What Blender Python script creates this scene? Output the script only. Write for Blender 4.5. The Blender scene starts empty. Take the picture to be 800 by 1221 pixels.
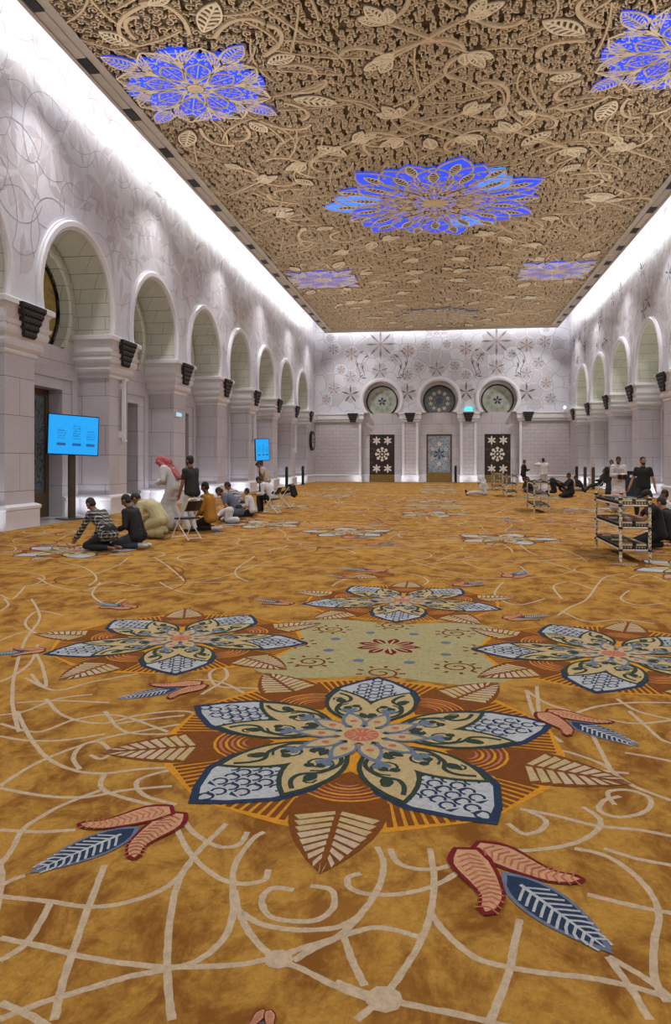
import bpy, bmesh, math, random
import numpy as np
from mathutils import Vector, Matrix
random.seed(7)
PI = math.pi
C = bpy.context.scene.collection
F = 890.0            # focal length in pixels of the 800 px wide frame
YAW = math.radians(8.25)
EYE = 1.7
CX = 0.37            # camera offset from the middle of the hall
HW = 10.12           # half width of the hall
D = 60.9             # far wall
LEDGE = 5.66
CZ = 12.18           # underside of the ceiling panel
BAY = 5.76
CENTRES = [54.95 - BAY * k for k in range(9)]

def at(px, py, z=0.0):
    """point of the hall at height z that the photograph shows at a pixel"""
    d = (EYE - z) * F / (py - 550.0)
    xc = (px - 400.0) * d / F
    return (xc * math.cos(YAW) - d * math.sin(YAW) + CX, d * math.cos(YAW) + xc * math.sin(YAW))

def S(c):
    c = c.lstrip('#')
    out = []
    for i in (0, 2, 4):
        v = int(c[i:i + 2], 16) / 255
        out.append(v / 12.92 if v <= .04045 else ((v + .055) / 1.055) ** 2.4)
    return tuple(out) + (1,)

# ---------------------------------------------------------------- materials
def new_mat(name):
    m = bpy.data.materials.new(name); m.use_nodes = True
    nt = m.node_tree; b = nt.nodes['Principled BSDF']
    return m, nt, b

def mix(nt, fac, a, b):
    n = nt.nodes.new('ShaderNodeMix'); n.data_type = 'RGBA'
    for k, v in (('Factor', fac), ('A', a), ('B', b)):
        s = [i for i in n.inputs if i.name == k and (i.type == 'RGBA' or k == 'Factor') and i.enabled][0]
        if hasattr(v, 'links'): nt.links.new(v, s)
        else: s.default_value = v
    return [o for o in n.outputs if o.enabled][0]

def mapping(nt, scale=(1, 1, 1)):
    t = nt.nodes.new('ShaderNodeTexCoord'); mp = nt.nodes.new('ShaderNodeMapping')
    mp.inputs['Scale'].default_value = scale
    nt.links.new(t.outputs['Object'], mp.inputs['Vector'])
    return mp.outputs['Vector']

def noise(nt, vec, scale, detail=3, rough=.55, dist=0.0):
    n = nt.nodes.new('ShaderNodeTexNoise')
    n.inputs['Scale'].default_value = scale; n.inputs['Detail'].default_value = detail
    n.inputs['Roughness'].default_value = rough; n.inputs['Distortion'].default_value = dist
    nt.links.new(vec, n.inputs['Vector'])
    return n.outputs['Fac']

def ramp(nt, fac, stops):
    r = nt.nodes.new('ShaderNodeValToRGB'); e = r.color_ramp.elements
    while len(e) < len(stops): e.new(.5)
    for i, (p, c) in enumerate(stops):
        e[i].position = p; e[i].color = c
    nt.links.new(fac, r.inputs['Fac'])
    return r.outputs['Color']

def bump(nt, b, h, strength=.3, dist=.01):
    n = nt.nodes.new('ShaderNodeBump'); n.inputs['Strength'].default_value = strength
    n.inputs['Distance'].default_value = dist
    nt.links.new(h, n.inputs['Height']); nt.links.new(n.outputs['Normal'], b.inputs['Normal'])

def plain(name, col, rough=.6, metal=0, var=.12, vs=6.0, bs=0, bscale=40):
    m, nt, b = new_mat(name)
    c = S(col) if isinstance(col, str) else col
    v = mapping(nt)
    f = noise(nt, v, vs)
    dark = tuple(x * (1 - var) for x in c[:3]) + (1,); lite = tuple(min(1, x * (1 + var)) for x in c[:3]) + (1,)
    nt.links.new(ramp(nt, f, [(.3, dark), (.7, lite)]), b.inputs['Base Color'])
    b.inputs['Roughness'].default_value = rough; b.inputs['Metallic'].default_value = metal
    if bs: bump(nt, b, noise(nt, v, bscale, 4), bs, .01)
    return m

def emit(name, col, strength, base='#101010'):
    m, nt, b = new_mat(name)
    b.inputs['Base Color'].default_value = S(base)
    b.inputs['Emission Color'].default_value = S(col) if isinstance(col, str) else col
    b.inputs['Emission Strength'].default_value = strength
    b.inputs['Roughness'].default_value = .3
    return m

def marble(name, col, joint=None, carve=0, rough=.35, bw=1.6, bh=.95, mort=.008):
    """polished white marble, ashlar joints, optional carved relief"""
    m, nt, b = new_mat(name)
    v = mapping(nt)
    c = S(col)
    f = noise(nt, v, .9, 5, .6, .6)
    g = noise(nt, v, 14, 4, .7)
    base = ramp(nt, f, [(.3, tuple(x * .88 for x in c[:3]) + (1,)), (.62, c)])
    base = mix(nt, .25, base, ramp(nt, g, [(.35, tuple(x * .72 for x in c[:3]) + (1,)), (.6, c)]))
    if joint:
        t = nt.nodes.new('ShaderNodeTexCoord'); sp = nt.nodes.new('ShaderNodeSeparateXYZ')
        nt.links.new(t.outputs['Object'], sp.inputs[0])
        ad = nt.nodes.new('ShaderNodeMath'); ad.operation = 'ADD'
        nt.links.new(sp.outputs['X'], ad.inputs[0]); nt.links.new(sp.outputs['Y'], ad.inputs[1])
        cb = nt.nodes.new('ShaderNodeCombineXYZ')
        nt.links.new(ad.outputs[0], cb.inputs['X']); nt.links.new(sp.outputs['Z'], cb.inputs['Y'])
        br = nt.nodes.new('ShaderNodeTexBrick')
        br.inputs['Scale'].default_value = 1; br.inputs['Brick Width'].default_value = bw
        br.inputs['Row Height'].default_value = bh; br.inputs['Mortar Size'].default_value = mort
        br.inputs['Mortar Smooth'].default_value = .2
        br.inputs['Color1'].default_value = (1, 1, 1, 1); br.inputs['Color2'].default_value = (.93, .93, .94, 1)
        br.inputs['Mortar'].default_value = tuple(x * .5 for x in c[:3]) + (1,)
        nt.links.new(cb.outputs[0], br.inputs['Vector'])
        mu = nt.nodes.new('ShaderNodeMix'); mu.data_type = 'RGBA'; mu.blend_type = 'MULTIPLY'
        mu.inputs['Factor'].default_value = 1
        cs = [i for i in mu.inputs if i.type == 'RGBA']
        nt.links.new(base, cs[0]); nt.links.new(br.outputs['Color'], cs[1])
        base = [o for o in mu.outputs if o.type == 'RGBA'][0]
    nt.links.new(base, b.inputs['Base Color'])
    b.inputs['Roughness'].default_value = rough
    if carve:
        vo = nt.nodes.new('ShaderNodeTexVoronoi'); vo.inputs['Scale'].default_value = carve
        nt.links.new(v, vo.inputs['Vector'])
        bump(nt, b, vo.outputs['Distance'], .9, .03)
    return m

def carpet(name, col, dark=None, streak=False, var=.18):
    m, nt, b = new_mat(name)
    v = mapping(nt)
    c = S(col)
    f = noise(nt, v, 38, 6, .8)
    lo = tuple(x * (1 - var * 1.6) for x in c[:3]) + (1,); hi = tuple(min(1, x * (1 + var)) for x in c[:3]) + (1,)
    base = ramp(nt, f, [(.32, lo), (.68, hi)])
    if dark:
        v2 = mapping(nt, (1.1, .7, 1))
        g = noise(nt, v2, 3.0, 9, .72, .4)
        r = ramp(nt, g, [(.40, (0, 0, 0, 1)), (.56, (1, 1, 1, 1))])
        base = mix(nt, r, S(dark), base)
        g2 = noise(nt, mapping(nt, (.7, 1.3, 1)), 2.6, 9, .75, .3)
        r2 = ramp(nt, g2, [(.55, (0, 0, 0, 1)), (.68, (.8, .8, .8, 1))])
        base = mix(nt, r2, base, S('#6e4416'))
        g3 = noise(nt, mapping(nt, (.9, .9, 1)), .55, 3, .6, .5)
        r3 = ramp(nt, g3, [(.55, (0, 0, 0, 1)), (.72, (.6, .6, .6, 1))])
        base = mix(nt, r3, base, S('#bd8f42'))
    nt.links.new(base, b.inputs['Base Color'])
    b.inputs['Roughness'].default_value = .95
    b.inputs['Specular IOR Level'].default_value = .12
    bump(nt, b, noise(nt, v, 160, 3, .8), .55, .012)
    return m

# ---------------------------------------------------------------- mesh helpers
class MB:
    def __init__(s): s.v = []; s.f = []; s.m = []
    def add(s, vs, fs, mi=0):
        o = len(s.v); s.v.extend(tuple(p) for p in vs)
        for f in fs: s.f.append(tuple(i + o for i in f)); s.m.append(mi)
    def box(s, x0, x1, y0, y1, z0, z1, mi=0, M=None):
        vs = [(x, y, z) for z in (z0, z1) for y in (y0, y1) for x in (x0, x1)]
        if M is not None: vs = [tuple(M @ Vector(p)) for p in vs]
        s.add(vs, [(0, 2, 3, 1), (4, 5, 7, 6), (0, 1, 5, 4), (2, 6, 7, 3), (0, 4, 6, 2), (1, 3, 7, 5)], mi)
    def loft(s, rings, mi=0, cap=True, closed=True):
        n = len(rings[0]); o = len(s.v)
        for r in rings: s.v.extend(tuple(p) for p in r)
        for k in range(len(rings) - 1):
            for i in range(n if closed else n - 1):
                j = (i + 1) % n
                s.f.append((o + k * n + i, o + k * n + j, o + (k + 1) * n + j, o + (k + 1) * n + i)); s.m.append(mi)
        if cap:
            s.f.append(tuple(o + i for i in range(n))[::-1]); s.m.append(mi)
            s.f.append(tuple(o + (len(rings) - 1) * n + i for i in range(n))); s.m.append(mi)
    def tube(s, pts, r, n=8, mi=0):
        pts = [Vector(p) for p in pts]; rings = []
        rr = r if isinstance(r, (list, tuple)) else [r] * len(pts)
        for i, p in enumerate(pts):
            t = (pts[min(i + 1, len(pts) - 1)] - pts[max(i - 1, 0)]).normalized()
            a = t.cross(Vector((0, 0, 1)));
            if a.length < .05: a = t.cross(Vector((1, 0, 0)))
            a.normalize(); b = t.cross(a)
            rings.append([p + (a * math.cos(2 * PI * k / n) + b * math.sin(2 * PI * k / n)) * rr[i] for k in range(n)])
        s.loft(rings, mi)
    def lathe(s, prof, c=(0, 0, 0), n=16, mi=0):
        s.loft([[(c[0] + r * math.cos(2 * PI * k / n), c[1] + r * math.sin(2 * PI * k / n), c[2] + z) for k in range(n)] for r, z in prof], mi)
    def build(s, name, mats, parent=None, smooth=False):
        me = bpy.data.meshes.new(name); me.from_pydata(s.v, [], s.f)
        if not isinstance(mats, (list, tuple)): mats = [mats]
        for m in mats: me.materials.append(m)
        if len(mats) > 1: me.polygons.foreach_set('material_index', s.m)
        if smooth: me.polygons.foreach_set('use_smooth', [True] * len(me.polygons))
        me.update()
        o = bpy.data.objects.new(name, me); C.objects.link(o)
        if parent is not None: o.parent = parent
        return o

def thing(name, label, cat, loc=(0, 0, 0), rz=0, group=None):
    o = bpy.data.objects.new(name, None); C.objects.link(o)
    o.location = loc; o.rotation_euler = (0, 0, rz); o['label'] = label; o['category'] = cat
    if group: o['group'] = group
    return o

def tag(o, label, cat, group=None):
    o['label'] = label; o['category'] = cat
    if group: o['group'] = group
    return o

def struct(o): o['kind'] = 'structure'; return o

def bez(pts, seg=6, closed=False):
    """Catmull-Rom through 2D points"""
    n = len(pts); out = []
    if n < 3 and not closed: seg = 1
    for i in range(n if closed else n - 1):
        if closed: p0, p1, p2, p3 = pts[i - 1], pts[i], pts[(i + 1) % n], pts[(i + 2) % n]
        else: p0, p1, p2, p3 = pts[max(i - 1, 0)], pts[i], pts[i + 1], pts[min(i + 2, n - 1)]
        for k in range(seg):
            t = k / seg; t2 = t * t; t3 = t2 * t
            out.append(tuple(.5 * (2 * b + (c - a) * t + (2 * a - 5 * b + 4 * c - d) * t2 + (3 * b - a - 3 * c + d) * t3)
                             for a, b, c, d in zip(p0, p1, p2, p3)))
    if not closed: out.append(tuple(pts[-1]))
    return out

class Flat:
    """layers of flat or raised pattern in a plane. put(u, v, h) gives the 3D point; h is the height above the plane"""
    def __init__(s, put, eps=0.0):
        s.mb = MB(); s.n = 0; s.eps = eps
        s.put = (lambda u, v, h: put(u, v, h + s.n % 60 * s.eps)) if eps else put
    def poly(s, pts, h, mi):
        s.n += 1; s.mb.add([s.put(p[0], p[1], h) for p in pts], [tuple(range(len(pts)))], mi)
    def slab(s, pts, h0, h1, mi):
        n = len(pts)
        s.mb.add([s.put(p[0], p[1], h0) for p in pts] + [s.put(p[0], p[1], h1) for p in pts],
                 [tuple(range(n, 2 * n))] + [(i, (i + 1) % n, n + (i + 1) % n, n + i) for i in range(n)], mi)
    def rib(s, pts, w, h, mi, h0=None, taper=False, jit=0, keep=None):
        s.n += 1; n = len(pts); L = []; R = []
        for i in range(n):
            a = pts[max(i - 1, 0)]; b = pts[min(i + 1, n - 1)]
            dx, dy = b[0] - a[0], b[1] - a[1]; l = math.hypot(dx, dy) or 1
            ww = w / 2
            if taper: ww *= max(.12, math.sin(PI * (i + .5) / n) if taper == 2 else 1 - i / n)
            j = random.uniform(-jit, jit); k = random.uniform(-jit, jit)
            L.append((pts[i][0] - dy / l * (ww + j), pts[i][1] + dx / l * (ww + j)))
            R.append((pts[i][0] + dy / l * (ww + k), pts[i][1] - dx / l * (ww + k)))
        st = 3e-6 if s.eps else 0
        vs = [s.put(p[0], p[1], h + i * st) for i, p in enumerate(L)] + [s.put(p[0], p[1], h + i * st) for i, p in enumerate(R)]
        fs = []
        for i in range(n - 1):
            if keep and not (keep(*pts[i]) and keep(*pts[i + 1])): continue
            fs.append((i, i + 1, n + i + 1, n + i))
        if h0 is not None:
            vs += [s.put(p[0], p[1], h0) for p in L] + [s.put(p[0], p[1], h0) for p in R]
            for i in range(n - 1):
                if keep and not (keep(*pts[i]) and keep(*pts[i + 1])): continue
                fs.append((i, 2 * n + i, 2 * n + i + 1, i + 1)); fs.append((n + i, n + i + 1, 3 * n + i + 1, 3 * n + i))
        s.mb.add(vs, fs, mi)

def lens(u0, u1, w, n=9, peak=.5, off=0.0):
    """leaf outline along u, pointed at both ends"""
    a = []; b = []
    for i in range(n + 1):
        t = i / n; q = t ** (math.log(.5) / math.log(peak))
        y = w * math.sin(PI * q) ** .85
        a.append((u0 + (u1 - u0) * t, off + y)); b.append((u0 + (u1 - u0) * t, off - y))
    return a + b[-2:0:-1]

def xf(c, ang, k=1.0, mir=1):
    ca, sa = math.cos(ang), math.sin(ang)
    def f(pts): return [(c[0] + k * (p[0] * ca - p[1] * mir * sa), c[1] + k * (p[0] * sa + p[1] * mir * ca)) for p in pts]
    return f

def spiral(c, r, turns=1.4, a0=0, sgn=1, n=14):
    return [(c[0] + r * (1 - .85 * i / n) * math.cos(a0 + sgn * 2 * PI * turns * i / n),
             c[1] + r * (1 - .85 * i / n) * math.sin(a0 + sgn * 2 * PI * turns * i / n)) for i in range(n + 1)]

def circ(c, r, n=14, ry=None):
    return [(c[0] + r * math.cos(2 * PI * i / n), c[1] + (ry or r) * math.sin(2 * PI * i / n)) for i in range(n)]
# ================================================================ setting
M_wall = marble('white_marble', '#c9cad4', rough=.3)
M_ash = marble('ashlar_marble', '#bfbbc3', joint=True)
M_fine = marble('fine_ashlar_marble', '#bdb8bf', joint=True, bw=.6, bh=.3, mort=.006)
M_vault = marble('pale_green_vault_stone', '#c3c4b9', joint=True, bw=.9, bh=.42)
M_trim = marble('smooth_white_marble', '#d6d5dd', rough=.28)
M_carve = marble('carved_marble', '#cfc8cd', carve=14)
M_strip = marble('fine_carved_marble', '#c4bfc8', carve=26)
M_floor = marble('polished_floor_marble', '#c9c8cc', rough=.15)
M_black = plain('black_stone', '#0d0b09', .4, 0, .3)
M_blackl = plain('dark_bronze_inlay', '#332e26', .45, .4, .3)
M_inl1 = marble('grey_marble_inlay', '#a19da7')
M_inl2 = marble('light_grey_marble_inlay', '#b5b1b9')
M_inl3 = plain('dark_grey_stone_line', '#8a8690', .5)
M_inl4 = plain('charcoal_stone_inlay', '#5e5a61', .5)
M_inl5 = plain('rose_stone_inlay', '#a58576', .5)
M_gold = plain('brass', '#8a7340', .4, .7)
M_bronze = plain('dark_bronze_frame', '#5c4b33', .4, .5)
M_wood = plain('dark_wood', '#231712', .45, 0, .3)
M_ivory = plain('ivory_inlay', '#d8cfc8', .5)
M_white = plain('white_plaster', '#d9d7d9', .7)

# floor
mb = MB(); mb.box(-13.2, 13.2, -7, D + 1.2, -.2, 0)
struct(mb.build('floor', M_floor))

def hs(R, z0, zl, n=40):
    """horseshoe: angles from the right springing over the top to the left one"""
    a0 = -math.asin((z0 - zl) / R)
    return [(R * math.cos(a0 + (PI - 2 * a0) * i / n), z0 + R * math.sin(a0 + (PI - 2 * a0) * i / n)) for i in range(n + 1)]

def rect_hit(y, z, zc, hw, zt):
    """projects from the arch centre through (y, z) on to the bay rectangle"""
    dy, dz = y, z - zc; best = 1e9
    if abs(dy) > 1e-6: best = min(best, hw / abs(dy))
    if dz > 1e-6: best = min(best, (zt - zc) / dz)
    return dy * best, zc + dz * best

def holed(mb, P, yc, hw, zl, zt, R, zc, off, mi=0):
    """face of one bay with a horseshoe opening. P(off, y, z) -> point"""
    arc = hs(R, zc, zl)
    out = []
    for (y, z) in arc:
        h = rect_hit(y, z, zc, hw, zt)
        out.append((h[0], max(h[1], zl)))
    out[0] = (hw, zl); out[-1] = (-hw, zl)
    # insert the corners
    for i in range(len(arc) - 1):
        a, b, c, d = arc[i], arc[i + 1], out[i + 1], out[i]
        pts = [a, b, c]
        if abs(c[0] - d[0]) > 1e-6 and abs(c[1] - d[1]) > 1e-6:
            pts.append((hw if a[0] > 0 else -hw, zt))
        pts.append(d)
        mb.add([P(off, yc + p[0], p[1]) for p in pts], [tuple(range(len(pts)))], mi)

def barrel(mb, P, yc, R, zc, zl, o0, o1, mi=0, n=40):
    arc = hs(R, zc, zl, n)
    mb.loft([[P(o0, yc + y, z) for y, z in arc], [P(o1, yc + y, z) for y, z in arc]], mi, cap=False, closed=False)

def ring(mb, P, yc, R0, R1, zc, zl, o0, o1, mi=0, n=40, base=None):
    """a raised trim between two radii with a rounded face"""
    a = hs(R0, zc, zl, n); b = hs(R1, zc, zl, n)
    m = [(o1, 0), (o0, .0), (o0 - .0, .12), (o0 - .05, .3), (o0 - .05, .75), (o0, .9), (o0, 1), (o1, 1)]
    rings = []
    for o, t in m:
        rings.append([P(o, yc + p[0] * (1 - t) + q[0] * t, p[1] * (1 - t) + q[1] * t) for p, q in zip(a, b)])
    mb.loft(rings, mi, cap=False, closed=False)

ZC = 6.27; RI = 2.06; RO = 2.36; BACK = 1.15; TOP = 13.6

for side, s in (('left', -1), ('right', 1)):
    P = lambda o, y, z, s=s: (s * (HW + o), y, z)
    mb = MB()
    y_end = CENTRES[-1] - BAY / 2
    for yc in CENTRES:
        holed(mb, P, yc, BAY / 2, LEDGE, TOP, RI, ZC, 0, 0)
    y_far = CENTRES[0] + BAY / 2
    for (a, b) in ((-7, y_end - .0), (y_far, D)):
        mb.add([P(0, a, LEDGE), P(0, b, LEDGE), P(0, b, TOP), P(0, a, TOP)], [(0, 1, 2, 3)], 0)
        a2, b2 = (a, b - .66) if a < 0 else (a + .66, b)
        mb.add([P(.1, a2, 0), P(.1, b2, 0), P(.1, b2, LEDGE), P(.1, a2, LEDGE)], [(0, 1, 2, 3)], 1)
    # behind the arches: back wall with lunettes and door openings
    dw, dh = 1.18, 3.9
    for yc in CENTRES:
        barrel(mb, P, yc, RI, ZC, LEDGE, 0, BACK, 2)
        holed(mb, P, yc, BAY / 2, 5.2, 9.2, 1.5, 6.35, BACK, 2)
        barrel(mb, P, yc, 1.5, 6.35, 5.2, BACK, BACK + .35, 2)
        for (a, b, z0, z1) in ((-BAY / 2, -dw, 0, dh), (dw, BAY / 2, 0, dh), (-BAY / 2, BAY / 2, dh, 5.2)):
            mb.add([P(BACK, yc + a, z0), P(BACK, yc + b, z0), P(BACK, yc + b, z1), P(BACK, yc + a, z1)], [(0, 1, 2, 3)], 1)
        for sg in (-1, 1):
            mb.add([P(BACK, yc + sg * dw, 0), P(BACK + .55, yc + sg * dw, 0), P(BACK + .55, yc + sg * dw, dh), P(BACK, yc + sg * dw, dh)], [(0, 1, 2, 3)], 1)
        mb.add([P(BACK, yc - dw, dh), P(BACK + .55, yc - dw, dh), P(BACK + .55, yc + dw, dh), P(BACK, yc + dw, dh)], [(0, 1, 2, 3)], 1)
        # underside between barrel springing and pier
        for sg in (-1, 1):
            mb.add([P(0, yc + sg * 1.96, LEDGE), P(BACK, yc + sg * 1.96, LEDGE), P(BACK, yc + sg * 2.88, LEDGE), P(0, yc + sg * 2.88, LEDGE)], [(0, 1, 2, 3)], 0)
    # outer shell behind the doors, keeps daylight out
    mb.box(*sorted((s * (HW + BACK + .9), s * (HW + BACK + 1.1))), -7, D + 1, 0, TOP, 1)
    wall = struct(mb.build('wall_' + side, [M_wall, M_ash, M_vault]))
    tr = MB()
    for yc in CENTRES:
        ring(tr, P, yc, RI, RO, ZC, LEDGE, -.07, .02)
    tr.build('arch_trim', M_trim, wall)
    tr = MB()
    for yc in CENTRES:
        ring(tr, P, yc, 1.5, 1.68, 6.35, 5.2, BACK - .06, BACK + .02)
    tr.build('lunette_trim', M_vault, wall)
    # carved strips round the door niches
    st = MB()
    for yc in CENTRES:
        for sg in (-1, 1):
            a, b = sorted((yc + sg * 1.72, yc + sg * 2.05))
            x0, x1 = sorted((s * (HW + BACK - .05), s * (HW + BACK + .02)))
            st.box(x0, x1, a, b, .62, 4.55)
        st.box(x0, x1, yc - 1.72, yc + 1.72, 4.22, 4.55)
    st.build('carved_border', M_strip, wall)
    # skirting of the back wall and the plain ends
    sk = MB()
    prof = [(.0, 0), (.1, 0), (.1, .46), (.13, .5), (.13, .56), (.07, .6), (.0, .62)]
    def skirt(y0, y1, o):
        sk.loft([[P(o - q, y, z) for q, z in prof] for y in (y0, y1)], 0)
    for yc in CENTRES:
        skirt(yc - 2.25, yc - dw, BACK + .01); skirt(yc + dw, yc + 2.25, BACK + .01)
    skirt(y_far + .6, D, .11); skirt(-7, y_end - .6, .11)
    struct(sk.build('baseboard_' + side, M_trim))
    # cornice on the plain ends
    co = MB()
    cp = [(-.02, LEDGE + .02), (.3, LEDGE + .02), (.3, 5.5), (.24, 5.42), (.24, 5.1), (.14, 5.02), (.17, 4.95), (.1, 4.88), (-.02, 4.86)]
    for a, b in ((y_far + .6, D), (-7, y_end - .6)):
        co.loft([[P(.1 - q, y, z) for q, z in cp] for y in (a, b)], 0)
    struct(co.build('trim_' + side, M_trim))

# piers with capitals and black stepped corbels
def pier(s, yc):
    root = bpy.data.objects.new('pillar', None); C.objects.link(root); root.location = (s * (HW + .1), yc, 0); struct(root)
    def rect(hw, o, z):                       # hw half width, o projection to the front
        return [(s * (BACK - .1), -hw, z), (s * (BACK - .1), hw, z), (-s * o, hw, z), (-s * o, -hw, z)]
    m = MB()
    m.loft([rect(.67, 0, 0), rect(.67, 0, 4.5)])
    m.build('shaft', M_ash, root)
    m = MB()
    m.loft([rect(.67 + a, a, z) for a, z in ((.0, 0), (.1, 0), (.1, .46), (.13, .5), (.13, .56), (.07, .6), (.0, .62))])
    m.build('plinth', M_trim, root)
    m = MB()
    cap = ((.0, 4.36), (.05, 4.38), (.07, 4.43), (.05, 4.48), (.09, 4.5), (.17, 4.56), (.2, 4.64), (.17, 4.74), (.2, 4.78),
           (.27, 4.84), (.3, 4.92), (.28, 5.04), (.32, 5.06), (.36, 5.16))
    m.loft([rect(.67 + a * 1.2, a * .75, z) for a, z in cap], 0)
    m.loft([rect(.67 + a, b, z) for a, b, z in ((.36, .22, 5.16), (.34, .2, 5.4), (.40, .27, 5.5), (.50, .32, 5.54), (.50, .32, 5.66), (.44, .28, 5.69))], 0)
    c = m.build('capital', M_trim, root)
    m = MB()                                   # carved panels each side of the corbel
    for sg in (-1, 1):
        pts0 = [(sg * .28, 4.86), (sg * .80, 4.86), (sg * .96, 5.12), (sg * .98, 5.5), (sg * .5, 5.5)]
        pts = [(-s * (.2 if z < 5 else .25), y, z) for y, z in pts0]
        pts2 = [(0, y, z) for y, z in pts0]
        m.loft([pts2, pts])
    m.build('carved_panel', M_carve, c)
    m = MB()                                   # stepped corbel, five tiers with pendants
    for t in range(5):
        z1 = 5.62 - t * .165; z0 = z1 - .165; hw = .55 - t * .068; o = .42 - t * .028
        m.box(*sorted((0, -s * o)), -hw, hw, z0 + .05, z1, 0)
        k = 9 - t
        for i in range(k):
            y = -hw + (i + .5) * 2 * hw / k; q = hw / k * .62
            m.loft([[(-s * (o + .012), y - q, z0 + .09), (-s * (o + .012), y + q, z0 + .09), (-s * (o - .1), y + q, z0 + .09), (-s * (o - .1), y - q, z0 + .09)],
                    [(-s * (o - .02), y - q * .3, z0), (-s * (o - .02), y + q * .3, z0), (-s * (o - .1), y + q * .3, z0), (-s * (o - .1), y - q * .3, z0)]], 1)
    m.build('corbel', [M_black, M_blackl], root)
    return root
for s in (-1, 1):
    for k in range(len(CENTRES)):
        pier(s, CENTRES[k] + BAY / 2)
    pier(s, CENTRES[-1] - BAY / 2)

# doors and lunette windows of the side bays
M_dglass = plain('patterned_dark_glass', '#566064', .15, 0, .5, 5)
def glass_vine(name, base, ink, sc=3.2):
    m, nt, b = new_mat(name)
    v = mapping(nt)
    f = noise(nt, v, sc, 4, .6, 1.5)
    nt.links.new(ramp(nt, f, [(.4, S(base)), (.47, S(ink)), (.52, S(base)), (.62, S(base)), (.66, S(ink)), (.7, S(base))]), b.inputs['Base Color'])
    b.inputs['Roughness'].default_value = .12
    return m
M_gvine = glass_vine('etched_grey_glass', '#5a6466', '#2c3234')
M_gpale = plain('pale_green_glass', '#a9ada2', .2, 0, .1, 2)
M_gblue = glass_vine('blue_etched_glass', '#8f9aa6', '#55606e', 2.2)
M_glow_gr = emit('glowing_green_glass', '#e6ecc0', .55, '#b8bda0')  # emission put into the door panes, no lamp behind them
M_amber = plain('amber_glass', '#8b7a3c', .2, 0, .3)
nwin = 1; ndoor = 1
for s in (-1, 1):
    for k, yc in enumerate(CENTRES):
        X = s * (HW + BACK + .5)
        root = bpy.data.objects.new('door_%d' % ndoor, None); C.objects.link(root); struct(root); ndoor += 1
        root.location = (X, yc, 0)
        m = MB()
        for a, b, z0, z1 in ((-1.18, -.98, 0, 3.9), (.98, 1.18, 0, 3.9), (-.98, .98, 3.7, 3.9), (-.98, .98, 0, .75)):
            m.box(-.06, .06, a, b, z0, z1)
        m.box(-.045, .045, -.03, .03, .75, 3.7)
        m.build('door_frame', M_bronze, root)
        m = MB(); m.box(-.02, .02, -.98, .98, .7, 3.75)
        m.build('door_glass', M_gvine if s < 0 else M_glow_gr, root)
        m = MB()
        m.tube([(-s * .1, .12, 1.0), (-s * .13, .12, 1.3), (-s * .1, .12, 1.6)], .015)
        m.build('door_handle', M_gold, root)
        root = bpy.data.objects.new('window_%d' % nwin, None); C.objects.link(root); struct(root); nwin += 1
        root.location = (s * (HW + BACK + .3), yc, 0)
        PP = lambda o, y, z: (o, y, z)
        m = MB(); ring(m, PP, 0, 1.36, 1.5, 6.35, 5.2, -.03, .05)
        m.build('window_frame', M_black, root)
        m = MB(); m.add([(0, y, z) for y, z in hs(1.42, 6.35, 5.2)], [tuple(range(41))])
        m.build('window_pane', M_amber if k > 4 and s < 0 else M_gpale, root)

# ---------------------------------------------------------------- far wall
P = lambda o, x, z: (x, D + o, z)
mb = MB()
FC = (-4.66, 0, 4.66); hw = 2.33
fR, fz = 1.5, 6.72
dep = .5
for xc in FC: holed(mb, P, xc, hw, LEDGE, TOP, fR, fz, 0, 0)
for sg in (-1, 1):
    a, b = sorted((sg * (4.66 + hw), sg * HW))
    mb.add([P(0, a, LEDGE), P(0, b, LEDGE), P(0, b, TOP), P(0, a, TOP)], [(0, 1, 2, 3)], 0)
nw = 1.67
for xc in FC:
    barrel(mb, P, xc, fR, fz, LEDGE, 0, dep, 1)
    holed(mb, P, xc, hw, LEDGE, 9, 1.2, 6.62, dep, 1)
    for a, b, z0, z1 in ((-nw, -1.03, 0, 3.9), (1.03, nw, 0, 3.9), (-nw, nw, 3.9, LEDGE)):
        mb.add([P(dep, xc + a, z0), P(dep, xc + b, z0), P(dep, xc + b, z1), P(dep, xc + a, z1)], [(0, 1, 2, 3)], 1)
    for sg in (-1, 1):
        mb.add([P(0, xc + sg * nw, 0), P(dep, xc + sg * nw, 0), P(dep, xc + sg * nw, LEDGE), P(0, xc + sg * nw, LEDGE)], [(0, 1, 2, 3)], 1)
        mb.add([P(dep, xc + sg * 1.03, 0), P(dep + .25, xc + sg * 1.03, 0), P(dep + .25, xc + sg * 1.03, 3.9), P(dep, xc + sg * 1.03, 3.9)], [(0, 1, 2, 3)], 1)
    mb.add([P(0, xc - nw, LEDGE), P(dep, xc - nw, LEDGE), P(dep, xc - 1.1, LEDGE), P(0, xc - 1.1, LEDGE)], [(0, 1, 2, 3)], 1)
    mb.add([P(0, xc + nw, LEDGE), P(dep, xc + nw, LEDGE), P(dep, xc + 1.1, LEDGE), P(0, xc + 1.1, LEDGE)], [(0, 1, 2, 3)], 1)
edges = [-HW - .1] + [v for xc in FC for v in (xc - nw, xc + nw)] + [HW + .1]
for i in range(0, len(edges), 2):
    a, b = edges[i], edges[i + 1]
    mb.add([P(0, a, 0), P(0, b, 0), P(0, b, LEDGE), P(0, a, LEDGE)], [(0, 1, 2, 3)], 2)
mb.box(-12, 12, D + 1.0, D + 1.2, 0, TOP, 1)
fwall = struct(mb.build('wall_far', [M_wall, M_ash, M_fine]))
tr = MB()
for xc in FC:
    ring(tr, P, xc, fR, 1.8, fz, LEDGE, -.07, .02)
    for sg in (-1, 1):
        a, b = sorted((xc + sg * (nw - .0), xc + sg * (nw + .2)))
        tr.box(a, b, D - .05, D + .02, 0, 5)
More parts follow.
